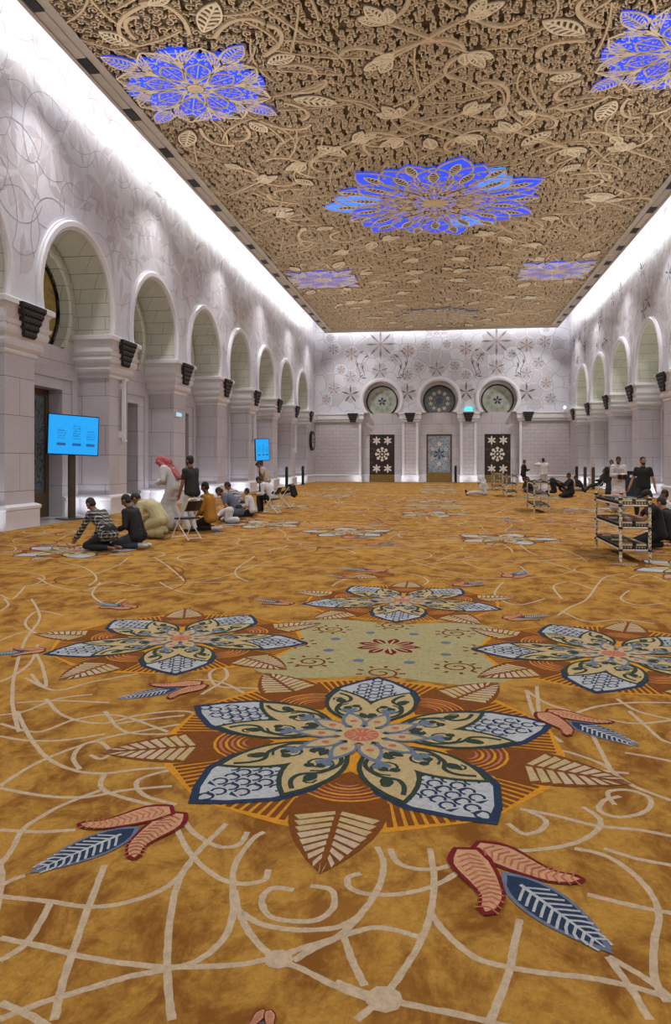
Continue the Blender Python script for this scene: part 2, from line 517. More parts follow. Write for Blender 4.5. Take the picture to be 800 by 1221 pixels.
tr.build('arch_trim', M_trim, fwall)
tr = MB()
for xc in FC:
    ring(tr, P, xc, 1.2, 1.3, 6.62, LEDGE, dep - .04, dep + .02)
tr.build('lunette_trim', M_black, fwall)
co = MB()
cp = [(-.02, LEDGE + .02), (.3, LEDGE + .02), (.3, 5.52), (.24, 5.44), (.24, 5.14), (.14, 5.05), (.17, 4.98), (.1, 4.9), (-.02, 4.86)]
for i in range(0, len(edges), 2):
    a, b = edges[i], edges[i + 1]
    fl = lambda q, sg, on: sg * (q * .9) if on else 0
    co.loft([[(a - fl(q, 1, i > 0), D - q, z) for q, z in cp], [(b + fl(q, 1, i < 6), D - q, z) for q, z in cp]], 0)
struct(co.build('trim_far', M_trim))
sk = MB()
prof = [(.0, 0), (.1, 0), (.1, .46), (.13, .5), (.13, .56), (.07, .6), (.0, .62)]
for i in range(0, len(edges), 2):
    sk.loft([[(x, D + .01 - q, z) for q, z in prof] for x in (edges[i] - .05 * (i > 0), edges[i + 1] + .05 * (i < 6))], 0)
for xc in FC:
    for a, b in ((xc - nw, xc - 1.03), (xc + 1.03, xc + nw)):
        sk.loft([[(x, D + dep + .01 - q, z) for q, z in prof] for x in (a, b)], 0)
struct(sk.build('baseboard_far', M_trim))
for x in (-6.99, -2.33, 2.33, 6.99):
    m = MB()
    for t in range(5):
        z1 = 5.62 - t * .15; z0 = z1 - .15; h = .43 - t * .05; o = .42 - t * .05
        m.box(x - h, x + h, D - o, D, z0 + .04, z1, 0)
        k = 8 - t
        for i in range(k):
            xx = x - h + (i + .5) * 2 * h / k; q = h / k * .6
            m.box(xx - q, xx + q, D - o - .012, D - o + .03, z0, z0 + .07, 1)
    m.build('corbel', [M_black, M_blackl], fwall)

def star(fl, c, R, n, w, h, mi, a0=PI / 2, peak=.55, r0=.08):
    for k in range(n):
        fl.poly(xf(c, a0 + 2 * PI * k / n)(lens(R * r0, R, w * R, 6, peak)), h, mi)

# far doors and windows
M_bluestar = plain('blue_enamel', '#2c3a58', .3)
M_sage = plain('sage_line', '#7f9088', .4)
for i, xc in enumerate(FC):
    root = bpy.data.objects.new('door_%d' % ndoor, None); C.objects.link(root); struct(root); ndoor += 1
    root.location = (xc, D + dep + .15, 0)
    m = MB()
    if i == 1:
        for a, b, z0, z1 in ((-1.03, -.9, 0, 3.9), (.9, 1.03, 0, 3.9), (-.9, .9, 3.78, 3.9)): m.box(a, b, -.06, .06, z0, z1)
        m.build('door_frame', M_bronze, root)
        m = MB(); m.box(-.9, .9, -.02, .02, .6, 3.8); m.build('door_glass', M_gblue, root)
    else:
        m.box(-1.03, 1.03, -.06, .06, 0, 3.9)
        m.build('door_leaf', M_wood, root)
    m = MB(); m.box(-.98, .98, -.1, -.05, .02, .78 if i == 1 else .6); m.build('kick_plate', M_gold, root)
    f = Flat(lambda u, v, h: (u, -.065 - h, v))
    if i != 1:
        for cx_ in (-.46, .46):
            for cz_ in (.6 + .5, 3.9 - .5):
                star(f, (cx_, cz_), .37, 6, .2, .01, 0, r0=.0)
        for rr, n, w in ((.6, 8, .2), (.34, 8, .22)):
            for k in range(n):
                a = 2 * PI * k / n
                f.poly(xf((0, 2.28), a)(lens(rr * .48, rr, rr * w * 1.15, 7, .62)), .01, 0)
        f.poly(circ((0, 2.28), .09), .01, 0)
        for k in range(26):
            a = random.random() * 6.28
            c = (random.uniform(-.9, .9), random.uniform(.7, 3.8))
            if math.hypot(c[0], c[1] - 2.28) < .65 or (abs(abs(c[0]) - .46) < .3 and min(abs(c[1] - 1.1), abs(c[1] - 3.4)) < .38): continue
            f.rib(spiral(c, .13, 1.2, a, 1, 9), .025, .006, 1)
        f.mb.build('floral_inlay', [M_ivory, plain('faded_rose_inlay', '#6b4f4a', .5)], root)
    else:
        star(f, (0, 2.3), .5, 6, .16, -.03, 0)
        for k in range(6):
            star(f, (.62 * math.cos(k * PI / 3 + .5), 2.3 + .8 * math.sin(k * PI / 3 + .5)), .2, 5, .2, -.03, 1)
        f.mb.build('etched_flower', [M_bluestar, M_ivory], root)
    root = bpy.data.objects.new('window_%d' % nwin, None); C.objects.link(root); struct(root); nwin += 1
    root.location = (xc, D + dep + .12, 0)
    m = MB(); m.add([(x, 0, z) for x, z in hs(1.2, 6.62, LEDGE)], [tuple(range(41))])
    m.build('window_pane', M_gpale if i != 1 else M_gvine, root)
    f = Flat(lambda u, v, h: (u, -.01 - h, v))
    star(f, (0, 6.62), .36, 5, .24, .01, 0)
    f.rib([(.36 * math.cos(a), 6.62 + .36 * math.sin(a)) for a in np.linspace(0, 2 * PI, 25)], .02, .008, 1)
    for k in range(10):
        a = 2 * PI * k / 10 + .3; c = (.72 * math.cos(a), 6.62 + .72 * math.sin(a))
        if c[1] < LEDGE + .15: continue
        star(f, c, .17, 5, .24, .01, 1 if i != 1 else 2)
        f.rib([(c[0] + .2 * math.cos(b), c[1] + .2 * math.sin(b)) for b in np.linspace(0, 2 * PI, 13)], .018, .006, 1)
    f.mb.build('window_tracery', [M_bluestar, M_sage, M_ivory], root)

# floral inlay on the far wall: cells, stars and stems
f = Flat(lambda u, v, h: (u, D - h, v), 1e-5)
def free_far(x, z):
    return z > LEDGE + .05 and z < 12.9 and abs(x) < HW - .05 and all(math.hypot(x - c, z - fz) > 1.84 for c in FC)
zpx = lambda py: EYE + (550 - py) * 60.9 / F
xpx = lambda px: D * math.tan(math.atan((px - 400) / F) - YAW) + CX
far_stars = [  # crop pixels of the far wall in the photograph, radius m, petals, tone
    (237, 92, 1.25, 8, 1), (553, 90, 1.25, 8, 1), (312, 112, .6, 6, 2), (635, 103, .62, 6, 2), (158, 117, .6, 6, 2), (470, 108, .6, 6, 2),
    (235, 165, .7, 5, 1), (390, 163, .7, 5, 1), (553, 160, .7, 5, 1), (130, 160, .42, 5, 2), (108, 103, .5, 6, 1), (342, 155, .45, 5, 1),
    (440, 155, .45, 5, 1), (310, 178, .5, 5, 1), (155, 180, .5, 5, 1), (470, 180, .45, 5, 2), (635, 178, .5, 5, 1), (668, 150, .45, 5, 1),
    (155, 228, .78, 5, 3), (310, 226, .78, 5, 3), (470, 225, .78, 5, 3), (635, 228, .78, 5, 3), (110, 213, .55, 5, 2), (688, 205, .5, 5, 2),
    (360, 97, .4, 5, 1), (418, 95, .4, 5, 2), (510, 130, .4, 5, 2), (274, 130, .4, 5, 1), (595, 125, .4, 5, 1), (685, 95, .5, 6, 1),
    (700, 245, .5, 5, 1), (90, 240, .45, 5, 1), (390, 60, .4, 5, 1), (410, 60, .35, 5, 2), (370, 62, .35, 5, 1), (100, 72, .4, 5, 1), (688, 60, .35, 5, 1)]
SP = []
for (a, b, R, n, t) in far_stars:
    px, py = 350 + a * .4375, 370 + b * .4375
    x, z = xpx(px), zpx(py); SP.append((x, z, R, n, t))
    a0 = PI / 2 if n != 8 else PI / 2
    if free_far(x, z):
        star(f, (x, z), R, n, .30, .004, 1, a0 + PI / n)               # pale halo petals
        star(f, (x, z), R * .98, n, .095 if n < 8 else .075, .008, {1: 2, 2: 4, 3: 3}[t], a0)
        for k in range(n):
            q = xf((x, z), a0 + 2 * PI * k / n)
            f.poly(q([(R * .45, 0), (R * .62, .035 * R), (R * .98, 0), (R * .62, -.035 * R)]), .011, 3)
        f.poly(circ((x, z), R * .13, 8), .012, 4)
# thin cell outlines: edges of the Voronoi cells of scattered seeds
def cell_edges(seeds, keep, fl, w, h, mi, rad=2.6, bow=.0, tone=None):
    P_ = np.array(seeds)
    done = set()
    for i, (x, z) in enumerate(P_):
        d = np.hypot(*(P_ - (x, z)).T); nb = np.argsort(d)[1:14]
        poly = [(x - rad, z - rad), (x + rad, z - rad), (x + rad, z + rad), (x - rad, z + rad)]; own = [-1] * 4
        for j in nb:
            qx, qz = P_[j]; mx, mz = (x + qx) / 2, (z + qz) / 2; nx, nz = qx - x, qz - z
            side = [(p[0] - mx) * nx + (p[1] - mz) * nz for p in poly]
            out = []; oo = []
            for k in range(len(poly)):
                a, b = poly[k], poly[(k + 1) % len(poly)]; sa, sb = side[k], side[(k + 1) % len(poly)]
                if sa <= 0:
                    out.append(a); oo.append(own[k] if sb <= 0 else own[k])
                    if sb > 0:
                        t = sa / (sa - sb); out.append((a[0] + (b[0] - a[0]) * t, a[1] + (b[1] - a[1]) * t)); oo.append(int(j))
                elif sb <= 0:
                    t = sa / (sa - sb); out.append((a[0] + (b[0] - a[0]) * t, a[1] + (b[1] - a[1]) * t)); oo.append(own[k])
            poly, own = out, oo
            if len(poly) < 3: break
        if tone is not None and len(poly) > 2 and random.random() < .55:
            q_ = [(x + (p[0] - x) * .86, z + (p[1] - z) * .86) for p in poly]
            if all(keep(*p) for p in q_): fl.poly(q_, .0008, tone)
        for k in range(len(poly)):
            j = own[k]
            if j < 0 or (j, i) in done: continue
            done.add((i, j))
            a, b = poly[k], poly[(k + 1) % len(poly)]
            L = math.hypot(b[0] - a[0], b[1] - a[1])
            if L < .05: continue
            sg = random.choice((-1, 1)) * bow * L
            pts = [(a[0] + (b[0] - a[0]) * t - (b[1] - a[1]) / L * sg * math.sin(PI * t),
                    a[1] + (b[1] - a[1]) * t + (b[0] - a[0]) / L * sg * math.sin(PI * t)) for t in np.linspace(0, 1, 7)]
            fl.rib(pts, w, h, mi, keep=keep)
seeds = []
for (x, z, R, n, t) in SP: seeds.append((x, z))
tries = 0
while len(seeds) < 260 and tries < 9000:
    tries += 1
    p = (random.uniform(-HW, HW), random.uniform(LEDGE - .5, 13))
    if all(math.hypot(p[0] - q[0], p[1] - q[1]) > .76 for q in seeds): seeds.append(p)
cell_edges(seeds, free_far, f, .03, .003, 2, 2.6, .1, 5)
# dark stems
for sx in (-1, 1):
    for base in (-4.66, 4.66):
        for pts in ([(1.9, 8.2), (1.75, 8.9), (2.1, 9.9), (1.6, 10.9)], [(2.0, 8.3), (1.4, 8.75), (1.65, 9.6), (1.2, 10.5)]):
            q = bez([(base + sx * a, b) for a, b in pts], 7)
            f.rib(q, .05, .009, 3, taper=2, keep=free_far)
            for t in (4, 11, 18):
                if t < len(q) and free_far(*q[t]):
                    a = math.atan2(q[t][1] - q[t - 1][1], q[t][0] - q[t - 1][0]) + .5 * sx
                    f.poly(xf(q[t], a)(lens(0, .42, .05, 5)), .0095, 3)
f.mb.build('floral_inlay', [M_wall, M_inl2, M_inl3, M_inl4, M_inl5, marble('faint_grey_marble_inlay', '#b9b7c0')], fwall)

# floral inlay on the side walls: overlapping circles, long two-tone petals
for side, s in (('left', -1), ('right', 1)):
    rnd = random.Random(5 if s < 0 else 9)
    f = Flat(lambda u, v, h, s=s: (s * (HW - h), u, v), 1e-5)
    def free(y, z):
        return LEDGE + .03 < z < 13.2 and 2 < y < D - .03 and all(math.hypot(y - c, z - ZC) > RO + .03 for c in CENTRES)
    def put(pts, h, mi):
        if all(free(*p) for p in pts): f.poly(pts, h, mi)
    row = 0; z = 6.4; seeds = []
    while z < 13.4:
        y = 3.0 + (row % 2) * 1.44
        while y < D:
            cy, cz_ = y + rnd.uniform(-.25, .25), z + rnd.uniform(-.2, .2)
            kind = rnd.choice((5, 6, 6, 6)); a0 = rnd.random() * PI; R = rnd.uniform(.95, 1.25)
            for k in range(kind):
                T = xf((cy, cz_), a0 + 2 * PI * k / kind)
                L = lens(.06, R, .24 * R, 6, .55)
                n2 = len(L) // 2 + 1
                put(T(L), .002, 2)
                put(T(L[:n2]), .004, 0 if (k + row) % 2 else 2)
                # darker kite between the petals
                T2 = xf((cy, cz_), a0 + 2 * PI * (k + .5) / kind)
                put(T2([(.3 * R, 0), (.85 * R, .13 * R), (1.15 * R, 0), (.85 * R, -.13 * R)]), .0015, 1)
            rr = R * rnd.choice((.62, 1.0, 1.22))
            f.rib([(cy + rr * math.cos(t), cz_ + rr * math.sin(t)) for t in np.linspace(rnd.random() * 6, rnd.random() * 6 + 3.6, 20)], .018, .006, 3, keep=free)
            seeds.append((cy, cz_))
            y += 2.88
        z += 1.32; row += 1
    extra = [(p[0] + 1.44, p[1] + rnd.uniform(-.3, .3)) for p in seeds] + seeds
    cell_edges(extra, free, f, .018, .005, 3, 2.6, .16)
    for q in range(9 if s < 0 else 34):                             # dark slender leaves and stems
        y = rnd.uniform(10, D - 1); z = rnd.uniform(8.6, 11.6); a = rnd.random() * 6.28
        pts = bez([(y, z), (y + .7 * math.cos(a), z + .7 * math.sin(a)), (y + 1.3 * math.cos(a + .5), z + 1.3 * math.sin(a + .5)), (y + 2 * math.cos(a + .2), z + 2 * math.sin(a + .2))], 6)
        f.rib(pts, .026, .007, 3, taper=2, keep=free)
        put(xf((y, z), a + .6)(lens(0, .75, .07, 5)), .008, 4 if s > 0 else 3)
        if s > 0: star(f, (y, z), .5, 5, .1, .008, 4) if free(y, z) and free(y - .5, z) and free(y + .5, z) and free(y, z - .5) else None
    f.mb.build('floral_inlay', [M_wall, M_inl2, marble('mid_grey_marble_inlay', '#bdb9c0'), M_inl3, M_inl4], bpy.data.objects['wall_' + side])
# ================================================================ ceiling
PE = HW - .95; PY = D - .95          # edges of the hung panel
M_tan = plain('sand_plaster_relief', '#bfa98a', .75, 0, .12, 3)
M_tan2 = plain('pale_sand_plaster', '#d3c3a6', .7, 0, .1, 3)
M_back = plain('shaded_brown_plaster', '#5a4a3a', .9, 0, .2, 2)  # brown plaster, darkened for the shade in relief gaps and leaf slits
M_edge = plain('sand_plaster_border', '#a3988b', .7, 0, .08, 3)
mb = MB(); mb.box(-13, 13, -7, D + 1.2, 13.6, 13.8)
roof = struct(mb.build('ceiling', M_white))
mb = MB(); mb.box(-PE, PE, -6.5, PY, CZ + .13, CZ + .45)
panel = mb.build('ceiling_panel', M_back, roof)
mb = MB()
BW = .62
for s in (-1, 1):
    for a, b, z in ((PE - BW, PE - .36, CZ - .0), (PE - .36, PE - .1, CZ - .03), (PE - .1, PE, CZ - .07)):
        x0, x1 = sorted((s * a, s * b)); mb.box(x0, x1, -6.5, PY, z, CZ + .14)
for a, b, z in ((BW, .36, CZ), (.36, .1, CZ - .03), (.1, 0, CZ - .07)):
    mb.box(-PE, PE, PY - a, PY - b, z + .001, CZ + .14)
mb.build('ceiling_border', M_edge, panel)
cput = lambda u, v, h: (u, v, CZ + .06 - h)
def in_panel(x, y): return abs(x) < PE - BW and -6 < y < PY - BW

def scroll_tile(seed, T=3.0):
    rnd = random.Random(seed)
    f = Flat(cput, 2e-5)
    G = int(T / .235); q = T / G
    for gi in range(G):
        for gj in range(G):
            x, y = (gi + .5 + rnd.uniform(-.22, .22)) * q, (gj + .5 + rnd.uniform(-.22, .22)) * q
            r = rnd.uniform(.085, .118); a = rnd.random() * 6.28; sg = rnd.choice((-1, 1)); hh = rnd.uniform(.03, .055)
            sp = spiral((x, y), r, rnd.uniform(.8, 1.15), a, sg, 10)
            ta = a - sg * PI / 2
            tail = [(sp[0][0] + (.075 * k) * math.cos(ta - sg * .25 * k), sp[0][1] + (.075 * k) * math.sin(ta - sg * .25 * k)) for k in (2, 1)]
            f.rib(tail + sp, rnd.uniform(.026, .034), hh, 0, h0=-.02)
            if rnd.random() < .5:
                f.slab(xf((x + r * math.cos(a + 2), y + r * math.sin(a + 2)), a + 2)(lens(0, rnd.uniform(.08, .12), .017, 3)), -.02, hh + .004, 1)
    for i in range(5):                        # longer stems
        x, y = rnd.uniform(0, T), rnd.uniform(0, T); a = rnd.random() * 6.28; k = rnd.uniform(-1.1, 1.1); pts = [(x, y)]
        for j in range(14):
            a += k * .14; x += .16 * math.cos(a); y += .16 * math.sin(a); pts.append((x, y))
        f.rib(pts, .05, .07, 0, h0=-.02)
    return f.mb
T = 3.0
tiles = []
for sd in (1, 2, 3):
    t = scroll_tile(sd, T)
    fa = [q if len(q) == 4 else q for q in t.f]
    tiles.append((np.array(t.v), t.f, t.m))
V = []; FF = []; MM = []; off = 0
nx = int(math.ceil(2 * (PE - BW) / T)); ny = int(math.ceil((PY - BW - 6) / T))
for i in range(nx):
    for j in range(ny):
        v, fc, mm = random.choice(tiles)
        v = v.copy(); u = v[:, 0] - T / 2; w = v[:, 1] - T / 2
        k = random.randrange(4); ca, sa = [(1, 0), (0, 1), (-1, 0), (0, -1)][k]
        v[:, 0] = u * ca - w * sa + T / 2 - (PE - BW) + i * T; v[:, 1] = u * sa + w * ca + T / 2 + 6 + j * T
        v[:, 0] = np.clip(v[:, 0], -(PE - BW) , PE - BW); v[:, 1] = np.minimum(v[:, 1], PY - BW)
        V.append(v); FF.append([tuple(a + off for a in q) for q in fc]); MM.append(mm); off += len(v)
me = bpy.data.meshes.new('scroll_relief')
me.from_pydata(np.concatenate(V).tolist(), [], [q for l in FF for q in l])
me.materials.append(M_tan); me.materials.append(M_tan2)
me.polygons.foreach_set('material_index', [q for l in MM for q in l])
o = bpy.data.objects.new('scroll_relief', me); C.objects.link(o); o.parent = panel

# large stems and leaves over the scrollwork
lf = Flat(cput, 2e-5)
def cleaf(x, y, a, L, w=.28, lay=.10):
    T_ = xf((x, y), a)
    lf.slab(T_(lens(-.1, L + .1, w * L + .07, 8)), -.05, lay - .035, 2)  # larger dark slab paints shade into the outline and slits
    lf.rib(T_(lens(0, L, w * L, 10)) + T_([(0, 0)]), .05, lay, 1, h0=.02)
    lf.rib(T_([(0, 0), (L * .5, 0), (L * .96, 0)]), .05, lay, 1, h0=.02)
    n = 7
    for k in range(1, n):
        u = L * k / n; ww = w * L * math.sin(PI * min(.98, (k + .6) / n)) ** .85 * .92
        for sg in (-1, 1):
            lf.rib(T_([(u, 0), (u + .22 * ww + .03, sg * ww * .5), (u + .6 * ww, sg * ww)]), L * .055, lay - .005, 1, h0=.02)
def curl(x, y, a, L, r=.0, sg=1):
    pts = [(x, y)]
    n = 16
    for j in range(n):
        a += sg * (.05 + .28 * (j / n) ** 2); x += L / n * math.cos(a); y += L / n * math.sin(a); pts.append((x, y))
    lf.rib(pts, .1, .085, 0, h0=0.0)
ROS = [(-6.5, 20.1, 2.15, 0), (6.35, 20.0, 2.15, 0), (0, 30.4, 4.5, 1), (-6.5, 42.4, 2.1, 0), (6.4, 42.3, 2.1, 0), (0, 54.2, 3.1, 1), (-6.5, 7.5, 2.1, 0), (6.5, 7.5, 2.1, 0), (0, 9.0, 3.0, 1)]
for (x, y, R, kd) in ROS:
    n = 8 if kd == 0 else 12
    for k in range(n):
        a = 2 * PI * (k + (.0 if kd else .5)) / n
        q = R * (1.16 if k % 2 else 1.3)
        px_, py_ = x + q * math.cos(a), y + q * math.sin(a)
        L = 1.25 if k % 2 == 0 else .8
        if in_panel(px_ + L * math.cos(a), py_ + L * math.sin(a)) and in_panel(px_, py_): cleaf(px_, py_, a + random.uniform(-.3, .3), L, .27 if L < 1 else .22)
        for sg in (-1, 1):
            a2 = a + sg * .12; q2 = R * 1.2
            L2 = random.uniform(1.2, 2.0)
            ex, ey = x + (q2 + L2) * math.cos(a2), y + (q2 + L2) * math.sin(a2)
            if in_panel(ex, ey) and in_panel(x + q2 * math.cos(a2), y + q2 * math.sin(a2)): curl(x + q2 * math.cos(a2), y + q2 * math.sin(a2), a2, L2, sg=sg)
# bud pairs, crossed stems along the middle
for (x, y) in [(0, 18.6), (0, 23.5), (0, 15), (0, 42.5), (0, 38), (-3.4, 36), (3.4, 36), (-3.4, 47.5), (3.4, 47.5), (-3.5, 25), (3.5, 25), (-7.6, 32), (7.6, 32), (-7.4, 28), (7.4, 27), (-4, 13.5), (4, 13.5), (-7.6, 13.6), (7.6, 13.6), (-7, 50), (7, 50)]:
    d0 = 1.0
    for sx in (-1, 1):
        for sy in (-1, 1):
            if x and (sx * x < 0) == (sy > 0): continue
            cx_, cy_ = x + sx * d0, y + sy * d0 * .8; a = math.atan2(sy, sx)
            if not in_panel(cx_ + sx, cy_ + sy): continue
            cleaf(cx_, cy_, a + .25, .85, .2, .11); cleaf(cx_, cy_, a - .35, .7, .24, .11); cleaf(cx_ - .1 * sx, cy_, a + .75, .55, .28, .1)
            lf.rib(bez([(x - sx * .6, y - sy * .5), (x, y), (cx_, cy_)], 6), .07, .09, 0, h0=0)
            curl(cx_, cy_, a + 1.8, 1.6, sg=-1)
for i in range(46):
    x, y = random.uniform(-8, 8), random.uniform(13, 57)
    if any(math.hypot(x - q[0], y - q[1]) < q[2] * 1.25 + .3 for q in ROS): continue
    a = random.random() * 6.28
    if not (in_panel(x + math.cos(a), y + math.sin(a)) and in_panel(x - math.cos(a), y - math.sin(a))): continue
    if i % 3: cleaf(x, y, a, random.uniform(.5, .8), .24, .09)
    curl(x, y, a + PI, random.uniform(1.2, 2.6), sg=random.choice((-1, 1)))
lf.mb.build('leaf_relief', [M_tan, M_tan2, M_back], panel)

# backlit blue rosettes
M_blue = emit('blue_backlight', (.015, .075, .9, 1), 1.0, '#1020a0')
M_blue2 = emit('bright_blue_backlight', (.04, .2, 1.0, 1), 1.6, '#1020a0')
ros_lab = ['round blue backlit ceiling flower above the big cyan screen, whole and with eight petals',
           'blue backlit ceiling flower partly cut off, in the corner opposite the cyan screens',
           'largest blue backlit flower in the middle of the carved ceiling',
           'small blue backlit ceiling flower far away on the side of the cyan screens',
           'small blue backlit ceiling flower far away on the side of the book racks',
           'faint greyish blue ceiling flower closest to the end wall']
for idx, (x, y, R, kd) in enumerate(ROS[:6]):
    root = thing('ceiling_rosette', ros_lab[idx], 'ceiling light', (x, y, CZ))
    put = lambda u, v, h: (u, v, -h)
    g = Flat(put); fr = Flat(lambda u, v, h: (u, v, -(.05 + (h - .05) * .3)))
    if kd == 0:
        n = 8
        out = []
        for k in range(n * 12):
            a = 2 * PI * k / (n * 12); r = R * (.76 + .15 * abs(math.cos(a * n / 2)) ** .8)
            out.append((r * math.cos(a), r * math.sin(a)))
        g.slab(out, -.05, .05, 0)
        for k in range(n):
            a = 2 * PI * k / n + PI / n
            T_ = xf((0, 0), a, R)
            L = lens(.14, .98, .27, 12, .62)
            fr.rib(T_(L + [L[0]]), .055, .10, 1, h0=.05)
            L2 = lens(.2, .62, .15, 9, .6)
            fr.rib(T_(L2 + [L2[0]]), .05, .10, 0, h0=.05)
            fr.rib(T_([(.15, 0), (.6, 0)]), .035, .095, 0, h0=.05)
            for iu in range(4):               # small round cells in the outer half
                u = .64 + iu * .085; hwd = .25 * math.sin(PI * ((u - .14) / .84) ** 1.4)
                m_ = max(1, int(2 * hwd / .085))
                for jv in range(m_):
                    v = -hwd + (jv + .5) * 2 * hwd / m_
                    if abs(v) > hwd * .92: continue
                    fr.rib(T_(spiral((u, v), .036, .8, jv + iu, 1, 6)), .022, .095, 1, h0=.05)
            for iu in range(4):
                for sg in (-1, 1):
                    u = .26 + iu * .09
                    fr.rib(T_(spiral((u, sg * (.05 + .012 * iu)), .04, .9, iu, sg, 6)), .028, .095, 0, h0=.05)
            # comb of ribs between petals and outer leaf
            T3 = xf((0, 0), a + PI / n, R)
            for q in range(-5, 6):
                if q == 0: continue
                fr.rib(T3([(.5 + .02 * abs(q), q * .012), (.78 + .02 * (5 - abs(q)) * .5, q * .045), (.93 - abs(q) * .01, q * .066)]), .038, .095, 1, h0=.05)
            if k % 2 == 0:
                leaf = lens(.72, 1.24, .12, 8)
                g.slab(T3(leaf), .0, .048, 0)
                fr.rib(T3(leaf + [leaf[0]]), .05, .10, 1, h0=.02)
                fr.rib(T3([(.74, 0), (1.2, 0)]), .04, .10, 1, h0=.02)
                for q in range(1, 8):
                    u = .74 + .055 * q
                    for sg in (-1, 1): fr.rib(T3([(u, 0), (u + .06, sg * .11 * math.sin(PI * q / 8.5))]), .028, .10, 1, h0=.02)
        fr.rib([(R * .93 * p[0] / R, R * .93 * p[1] / R) for p in out + [out[0]]], .03, .09, 1, h0=.05)
        for k in range(12):
            T_ = xf((0, 0), 2 * PI * k / 12, R); L = lens(.11, .24, .04, 5)
            fr.rib(T_(L + [L[0]]), .035, .11, 1, h0=.05)
        fr.slab(circ((0, 0), .27 * R / 2.1, 16), .05, .11, 0)
        fr.rib(circ((0, 0), .2 * R / 2.1, 12), .04, .125, 1, h0=.1)
    else:
        n = 14
        for ring_, (r1, wd, kk) in enumerate(((1.0, .15, n), (.9, .16, n))):
            for k in range(kk):
                a = 2 * PI * (k + .5 * ring_) / kk
                rr = r1 * (1 if k % 2 else .9)
                T_ = xf((0, 0), a, R); L = lens(.2, rr, wd, 10, .66)
                g.slab(T_(L), -.03 + .001 * k, .03 + .01 * ring_ + .0007 * k, 1 if (kd and k % 5 == 2) else 0)
                fr.rib(T_(L + [L[0]]), .07, .12 + .03 * ring_, 0, h0=.03)
                if ring_ == 0 or True:       # inner leaf with slits
                    c0 = .5 if ring_ else .66
                    L3 = lens(c0, c0 + .24, .04, 7)
                    fr.slab(T_(L3), .06, .13 + .02 * ring_, 2)
                    fr.rib(T_(L3 + [L3[0]]), .05, .16 + .02 * ring_, 1, h0=.1)
                    for q in range(1, 6):
                        u = c0 + .04 * q
                        for sg in (-1, 1): fr.rib(T_([(u, 0), (u + .025, sg * .036 * math.sin(PI * q / 6.3))]), .035, .155 + .02 * ring_, 1, h0=.1)
                    for q in range(12):
                        u = random.uniform(.45, rr * .95); v = random.uniform(-.11, .11)
                        if abs(v) > wd * .75 * math.sin(PI * min(1, max(0, (u - .2) / (rr - .2))) ** 1.6): continue
                        fr.rib(T_(spiral((u, v), .02, .8, q, 1, 6)), .04, .11, 0, h0=.04)
        g.slab(circ((0, 0), R * .5, 32), -.03, .052, 0)
        for r0, r1, wd, kk in ((.2, .55, .12, 10), (.06, .36, .09, 10)):
            for k in range(kk):
                T_ = xf((0, 0), 2 * PI * (k + (.5 if r0 < .1 else 0)) / kk, R); L = lens(r0, r1, wd, 9, .6)
                fr.rib(T_(L + [L[0]]), .08, .15, 0, h0=.07)
                fr.rib(T_([(r0, 0), (r1, 0)]), .05, .14, 1, h0=.07)
                for q in range(1, 7):
                    u = r0 + (r1 - r0) * q / 7.5; ww = wd * math.sin(PI * q / 7.5) * .9
                    for sg in (-1, 1): fr.rib(T_([(u, 0), (u + .03, sg * ww)]), .045, .135, 0, h0=.07)
        fr.slab(circ((0, 0), R * .09, 16), .05, .16, 0)
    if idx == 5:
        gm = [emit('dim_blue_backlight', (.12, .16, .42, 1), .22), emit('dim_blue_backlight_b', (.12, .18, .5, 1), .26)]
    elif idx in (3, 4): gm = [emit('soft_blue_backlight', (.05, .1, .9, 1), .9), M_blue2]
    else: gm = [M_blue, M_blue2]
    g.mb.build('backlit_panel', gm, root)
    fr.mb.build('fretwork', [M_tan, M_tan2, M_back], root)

# recessed black light slots in the border
M_slot = plain('black_slot', '#040404', .6)
M_led = emit('spot_lens', '#fff4e0', 3)
for s in (-1, 1):
    for k in range(18):
        y = 13.0 + 2.8 * k
        if y > PY - 1: continue
        r = thing('slot_light', 'small black rectangular slot in the ceiling border above the wall %s' % ('with the cyan screens' if s < 0 else 'behind the book racks'), 'spotlight',
                  (s * (PE - .24), y, CZ - .03), 0, 'black ceiling slots above the wall %s' % ('with the cyan screens' if s < 0 else 'behind the book racks'))
        m = MB(); m.box(-.13, .13, -.38, .38, -.012, .05); m.build('housing', M_slot, r)
        m = MB()
        for q in (0,): m.lathe([(.045, -.016), (.045, -.011)], (0, q, 0), 10)
        m.build('lens', M_slot, r)
# ================================================================ carpet
K_gold = carpet('gold_carpet', '#a67c36', '#74491a')
K_cream = carpet('cream_wool', '#b09d84')
K_navy = carpet('navy_wool', '#26344c')
K_pale = carpet('pale_blue_wool', '#a4a7ab')
K_sand = carpet('sand_wool', '#ab9870')
K_green = carpet('dark_green_wool', '#2e3b32')
K_oran = carpet('orange_wool', '#bd8224')
K_brown = carpet('brown_wool', '#6f4018')
K_red = carpet('crimson_wool', '#6a1a22')
K_rose = carpet('rose_wool', '#a8604e')
K_sage = carpet('sage_wool', '#989069', None, var=.2)
K_steel = carpet('steel_blue_wool', '#5f6b7f')
K_pink = carpet('salmon_wool', '#b58a68')
GOLD, CREAM, NAVY, PALE, SAND, GREEN, ORAN, BROWN, RED, ROSE, SAGE, STEEL, PINK = range(13)
CW = HW - .02
cf = Flat(lambda u, v, h: (u, v, .012 + h), 4e-6)
cf.mb.box(-CW, CW, -6.8, D - .12, 0, .012, GOLD)
HALL = lambda px, py: at(px, py)

